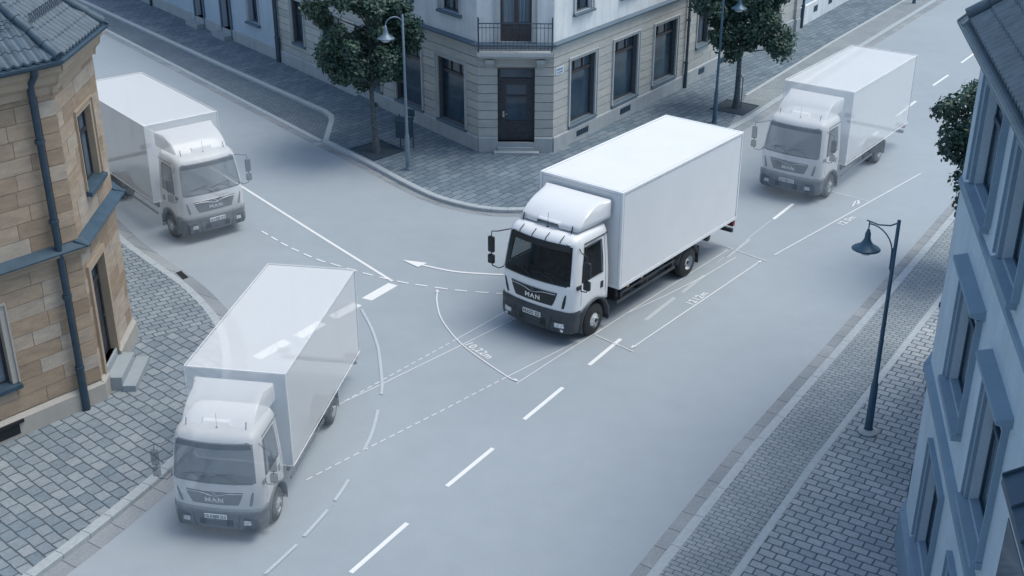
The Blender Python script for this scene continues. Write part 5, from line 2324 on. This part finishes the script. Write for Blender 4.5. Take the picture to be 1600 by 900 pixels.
    m.lathe([(.025, 0), (.02, .03), (0, .035)], (.02, -1.36, 2.745), n=8)
    m.tube([(.02, -1.36, 2.76), (.02, -1.33, 3.12)], .005, 5)
    B(m, 'antenna', 'black')
    # wind deflector
    m = MB()
    lv = [(2.80, -1.35, .87, .985, -.10), (2.92, -1.25, .87, .985, -.10), (3.03, -1.12, .868, .985, -.10), (3.12, -.96, .865, .983, -.09), (3.19, -.78, .86, .98, -.09), (3.24, -.57, .855, .975, -.09), (3.27, -.35, .85, .965, -.09), (3.285, -.20, .84, .95, -.09)]
    ringlist = []
    for z, yf, wf, wr, yr in lv:
        half = [(0, yf), (wf * .36, yf + .008), (wf * .40, yf + .01), (wf * .80, yf + .03), (wf * .96, yf + .055), (wf, yf + .11), (wf + (wr - wf) * .4, (yf + yr) * .5), (wr, yr - .05), (wr, yr)]
        left = [(-x, y) for x, y in half[1:]][::-1]
        ringlist.append([(x, y, z) for x, y in left + half])
    n2 = len(ringlist[0])
    md2 = (n2 - 1) // 2
    # cut-out in the lower front
    r0 = []
    for j, p in enumerate(ringlist[0]):
        z = 2.80 if abs(j - md2) >= 2 else 2.90
        if abs(j - md2) >= 7:
            z = 2.845
        r0.append((p[0], p[1], z))
    ringlist[0] = r0
    m.smooth = True
    for i in range(len(lv) - 1):
        for j in range(n2 - 1):
            m.add([ringlist[i][j], ringlist[i][j + 1], ringlist[i + 1][j + 1], ringlist[i + 1][j]], [(0, 1, 2, 3)])
    m.add(ringlist[-1], [tuple(range(n2))])
    wd = B(m, 'wind_deflector', 'white')
    CREASE.append((wd.data, 24))
    bm = bmesh.new()
    bm.from_mesh(wd.data)
    bmesh.ops.remove_doubles(bm, verts=bm.verts, dist=.0005)
    bmesh.ops.recalc_face_normals(bm, faces=bm.faces)
    cen = Vector((0, -.6, 3.0))
    s_ = sum(1 if f.normal.dot(f.calc_center_median() - cen) > 0 else -1 for f in bm.faces)
    if s_ < 0:
        bmesh.ops.reverse_faces(bm, faces=bm.faces)
    bm.to_mesh(wd.data)
    bm.free()
    if not ghost:
        sl_ = wd.modifiers.new('thick', 'SOLIDIFY')
        sl_.thickness = .02
        sl_.offset = -1
        m = MB()
        m.box(-.30, .30, -1.05, -.9, 2.76, 3.0)
        B(m, 'deflector_bracket', 'black', wd)
    for sx in (-1, 1):
        m = MB()
        m.tube([(sx * .72, -1.36, 2.76), (sx * .72, -1.31, 2.93)], .016, 6)
        B(m, 'deflector_stay', 'black', wd)
    # door seams, handle, mirrors, side details
    for sx in (-1, 1):
        m = MB()
        def sidex(z):
            return lerp_tab(WH, z) + .003
        lines = [[(-.42, 1.02), (-.42, 2.50)], [(-1.44, 1.0), (-1.44, 1.5), (-1.36, 2.0), (-1.22, 2.50)], [(-1.22, 2.50), (-.42, 2.50)]]
        for ln in lines:
            pts = []
            for (y0_, z0_), (y1_, z1_) in zip(ln, ln[1:]):
                for k in range(5):
                    t = k / 4
                    z_ = z0_ + (z1_ - z0_) * t
                    pts.append((sx * sidex(z_), y0_ + (y1_ - y0_) * t, z_))
            m.tube(pts, .005, 4)
        B(m, 'door_seam', 'seam')
        m = MB()
        # black rain strip above the door
        pts = [(sx * (sidex(2.52 + .02 * 0) + .006), y_, 2.53) for y_ in (-1.24, -.9, -.4, -.28)]
        m.tube(pts, .012, 5)
        B(m, 'rain_strip', 'black')
        m = MB()
        m.bbox(min(sx * 1.095, sx * 1.125), max(sx * 1.095, sx * 1.125), -.64, -.52, 1.18, 1.36, .012, 1)
        B(m, 'door_handle', 'black')
        m = MB()
        m.bbox(min(sx * 1.07, sx * 1.13), max(sx * 1.07, sx * 1.13), -1.62, -1.44, 1.47, 1.57, .02, 2)
        B(m, 'indicator', 'black')
        # window frame
        m = MB()
        ring_ = []
        for (y_, z_) in ((-1.36, 1.60), (-1.12, 1.60), (-.54, 1.60), (-.54, 2.0), (-.54, 2.42), (-1.16, 2.42), (-1.26, 2.1), (-1.38, 1.60)):
            ring_.append((sx * (sidex(z_) + .0), y_, z_))
        m.tube(ring_, .016, 5)
        B(m, 'window_frame', 'black')
        # mirror
        m = MB()
        mx = sx * 1.38
        my = -1.78 if sx < 0 else -1.60
        m.bbox(min(mx - .09, mx + .09), max(mx - .09, mx + .09), my - .05, my + .05, 1.86, 2.28, .035, 3)
        mi = B(m, 'mirror', 'black')
        m = MB()
        m.bbox(min(mx - .09, mx + .09), max(mx - .09, mx + .09), my - .06, my + .05, 1.56, 1.80, .035, 3)
        B(m, 'wide_mirror', 'black', mi)
        m = MB()
        m.tube([(sx * 1.02, -1.42, 2.46), (sx * 1.18, my + .02, 2.46), (mx - sx * .02, my, 2.42), (mx - sx * .0, my, 2.26)], .014, 6)
        m.tube([(mx, my, 1.88), (mx, my, 1.78)], .014, 6)
        B(m, 'mirror_arm', 'black', mi)
        m = MB()
        m.tube([(mx, my, 1.58), (mx - sx * .02, my + .01, 1.50), (sx * 1.18, my + .05, 1.46), (sx * 1.09, -1.46, 1.50)], .014, 6)
        B(m, 'mirror_arm', 'black', mi)
    if not ghost:
        # interior
        m = MB()
        m.bbox(-1.0, 1.0, -1.76, -1.40, 1.20, 1.52, .05, 2)
        m.box(-1.0, 1.0, -1.6, -.35, .90, .94)
        m.box(-1.0, 1.0, -.34, -.29, .94, 2.5)
        B(m, 'dashboard', 'inside')
        for x in (-.62, .05, .58):
            m = MB()
            m.bbox(x - .24, x + .24, -1.02, -.52, 1.22, 1.40, .05, 3)
            m.bbox(x - .24, x + .24, -.60, -.44, 1.38, 2.02, .06, 3)
            m.bbox(x - .12, x + .12, -.58, -.48, 2.04, 2.22, .04, 3)
            B(m, 'seat', 'seat')
        m = MB()
        pts = []
        for k in range(17):
            a = 2 * math.pi * k / 16
            pts.append((.52 + .21 * math.cos(a), -1.28 + .10 * math.sin(a), 1.62 + .18 * math.sin(a)))
        m.tube(pts, .016, 6)
        m.tube([(.52, -1.28, 1.62), (.52, -1.46, 1.46)], .03, 6)
        B(m, 'steering_wheel', 'black')
    return o


def place(o, x, y, a, s_):
    o.location = (x, y, 0)
    o.rotation_euler = (0, 0, a)
    o.scale = (s_, s_, s_)


tA = make_truck('solid white box truck with dark windscreen in the middle of the junction', False, 'NU:DO 222')
place(tA, 1.681, 27.938, -.671, 1.0)
tC = make_truck('see-through pale box truck at the bottom left over the kerb', True, 'GL·B BJ00 33.5')
place(tC, -5.202, 19.87, -.16, .794)
tB = copy_tree(tC)
tB['label'] = 'see-through pale box truck farthest up the street at the right'
place(tB, 9.624, 37.099, -.638, .926)
tD = copy_tree(tC)
tD['label'] = 'see-through pale box truck coming from behind the sandstone house'
place(tD, -9.611, 33.939, .677, .911)

for me_, an_ in CREASE:
    me_.set_sharp_from_angle(angle=R(an_))

# ------------------------------------------------------------------ light
w = bpy.data.worlds.new('World')
sc.world = w
w.use_nodes = True
nt = w.node_tree
nt.nodes.clear()
sky = nt.nodes.new('ShaderNodeTexSky')
sky.sky_type = 'NISHITA'
sky.sun_disc = False
SUN_AZ = R(84)      # clockwise from +Y
SUN_EL = R(66)
sky.sun_elevation = SUN_EL
sky.sun_rotation = SUN_AZ
sky.altitude = 100
sky.air_density = 1.0
sky.dust_density = 2.5
sky.ozone_density = 1.0
bg = nt.nodes.new('ShaderNodeBackground')
bg.inputs['Strength'].default_value = .15
ow = nt.nodes.new('ShaderNodeOutputWorld')
nt.links.new(sky.outputs[0], bg.inputs[0])
nt.links.new(bg.outputs[0], ow.inputs[0])
ld_ = bpy.data.lights.new('sun', 'SUN')
ld_.energy = 1.15
ld_.angle = R(30)
ld_.color = (1.0, .96, .90)
lo = bpy.data.objects.new('sun', ld_)
COL.objects.link(lo)
dirv = Vector((math.sin(SUN_AZ) * math.cos(SUN_EL), math.cos(SUN_AZ) * math.cos(SUN_EL), math.sin(SUN_EL)))
lo.rotation_euler = dirv.to_track_quat('Z', 'Y').to_euler()
lo.location = (10, 10, 40)

sc.view_settings.view_transform = 'Standard'
sc.view_settings.look = 'None'
sc.view_settings.gamma = 1.0
sc.view_settings.use_white_balance = True
sc.view_settings.white_balance_temperature = 6600
sc.view_settings.white_balance_tint = 3.0
sc.view_settings.exposure = 0.52
sc.render.engine = 'CYCLES'
sc.cycles.transparent_max_bounces = 24
sc.cycles.max_bounces = 6
sc.cycles.use_denoising = True
for ob in bpy.data.objects:
    if '_o' in ob.keys():
        del ob['_o']
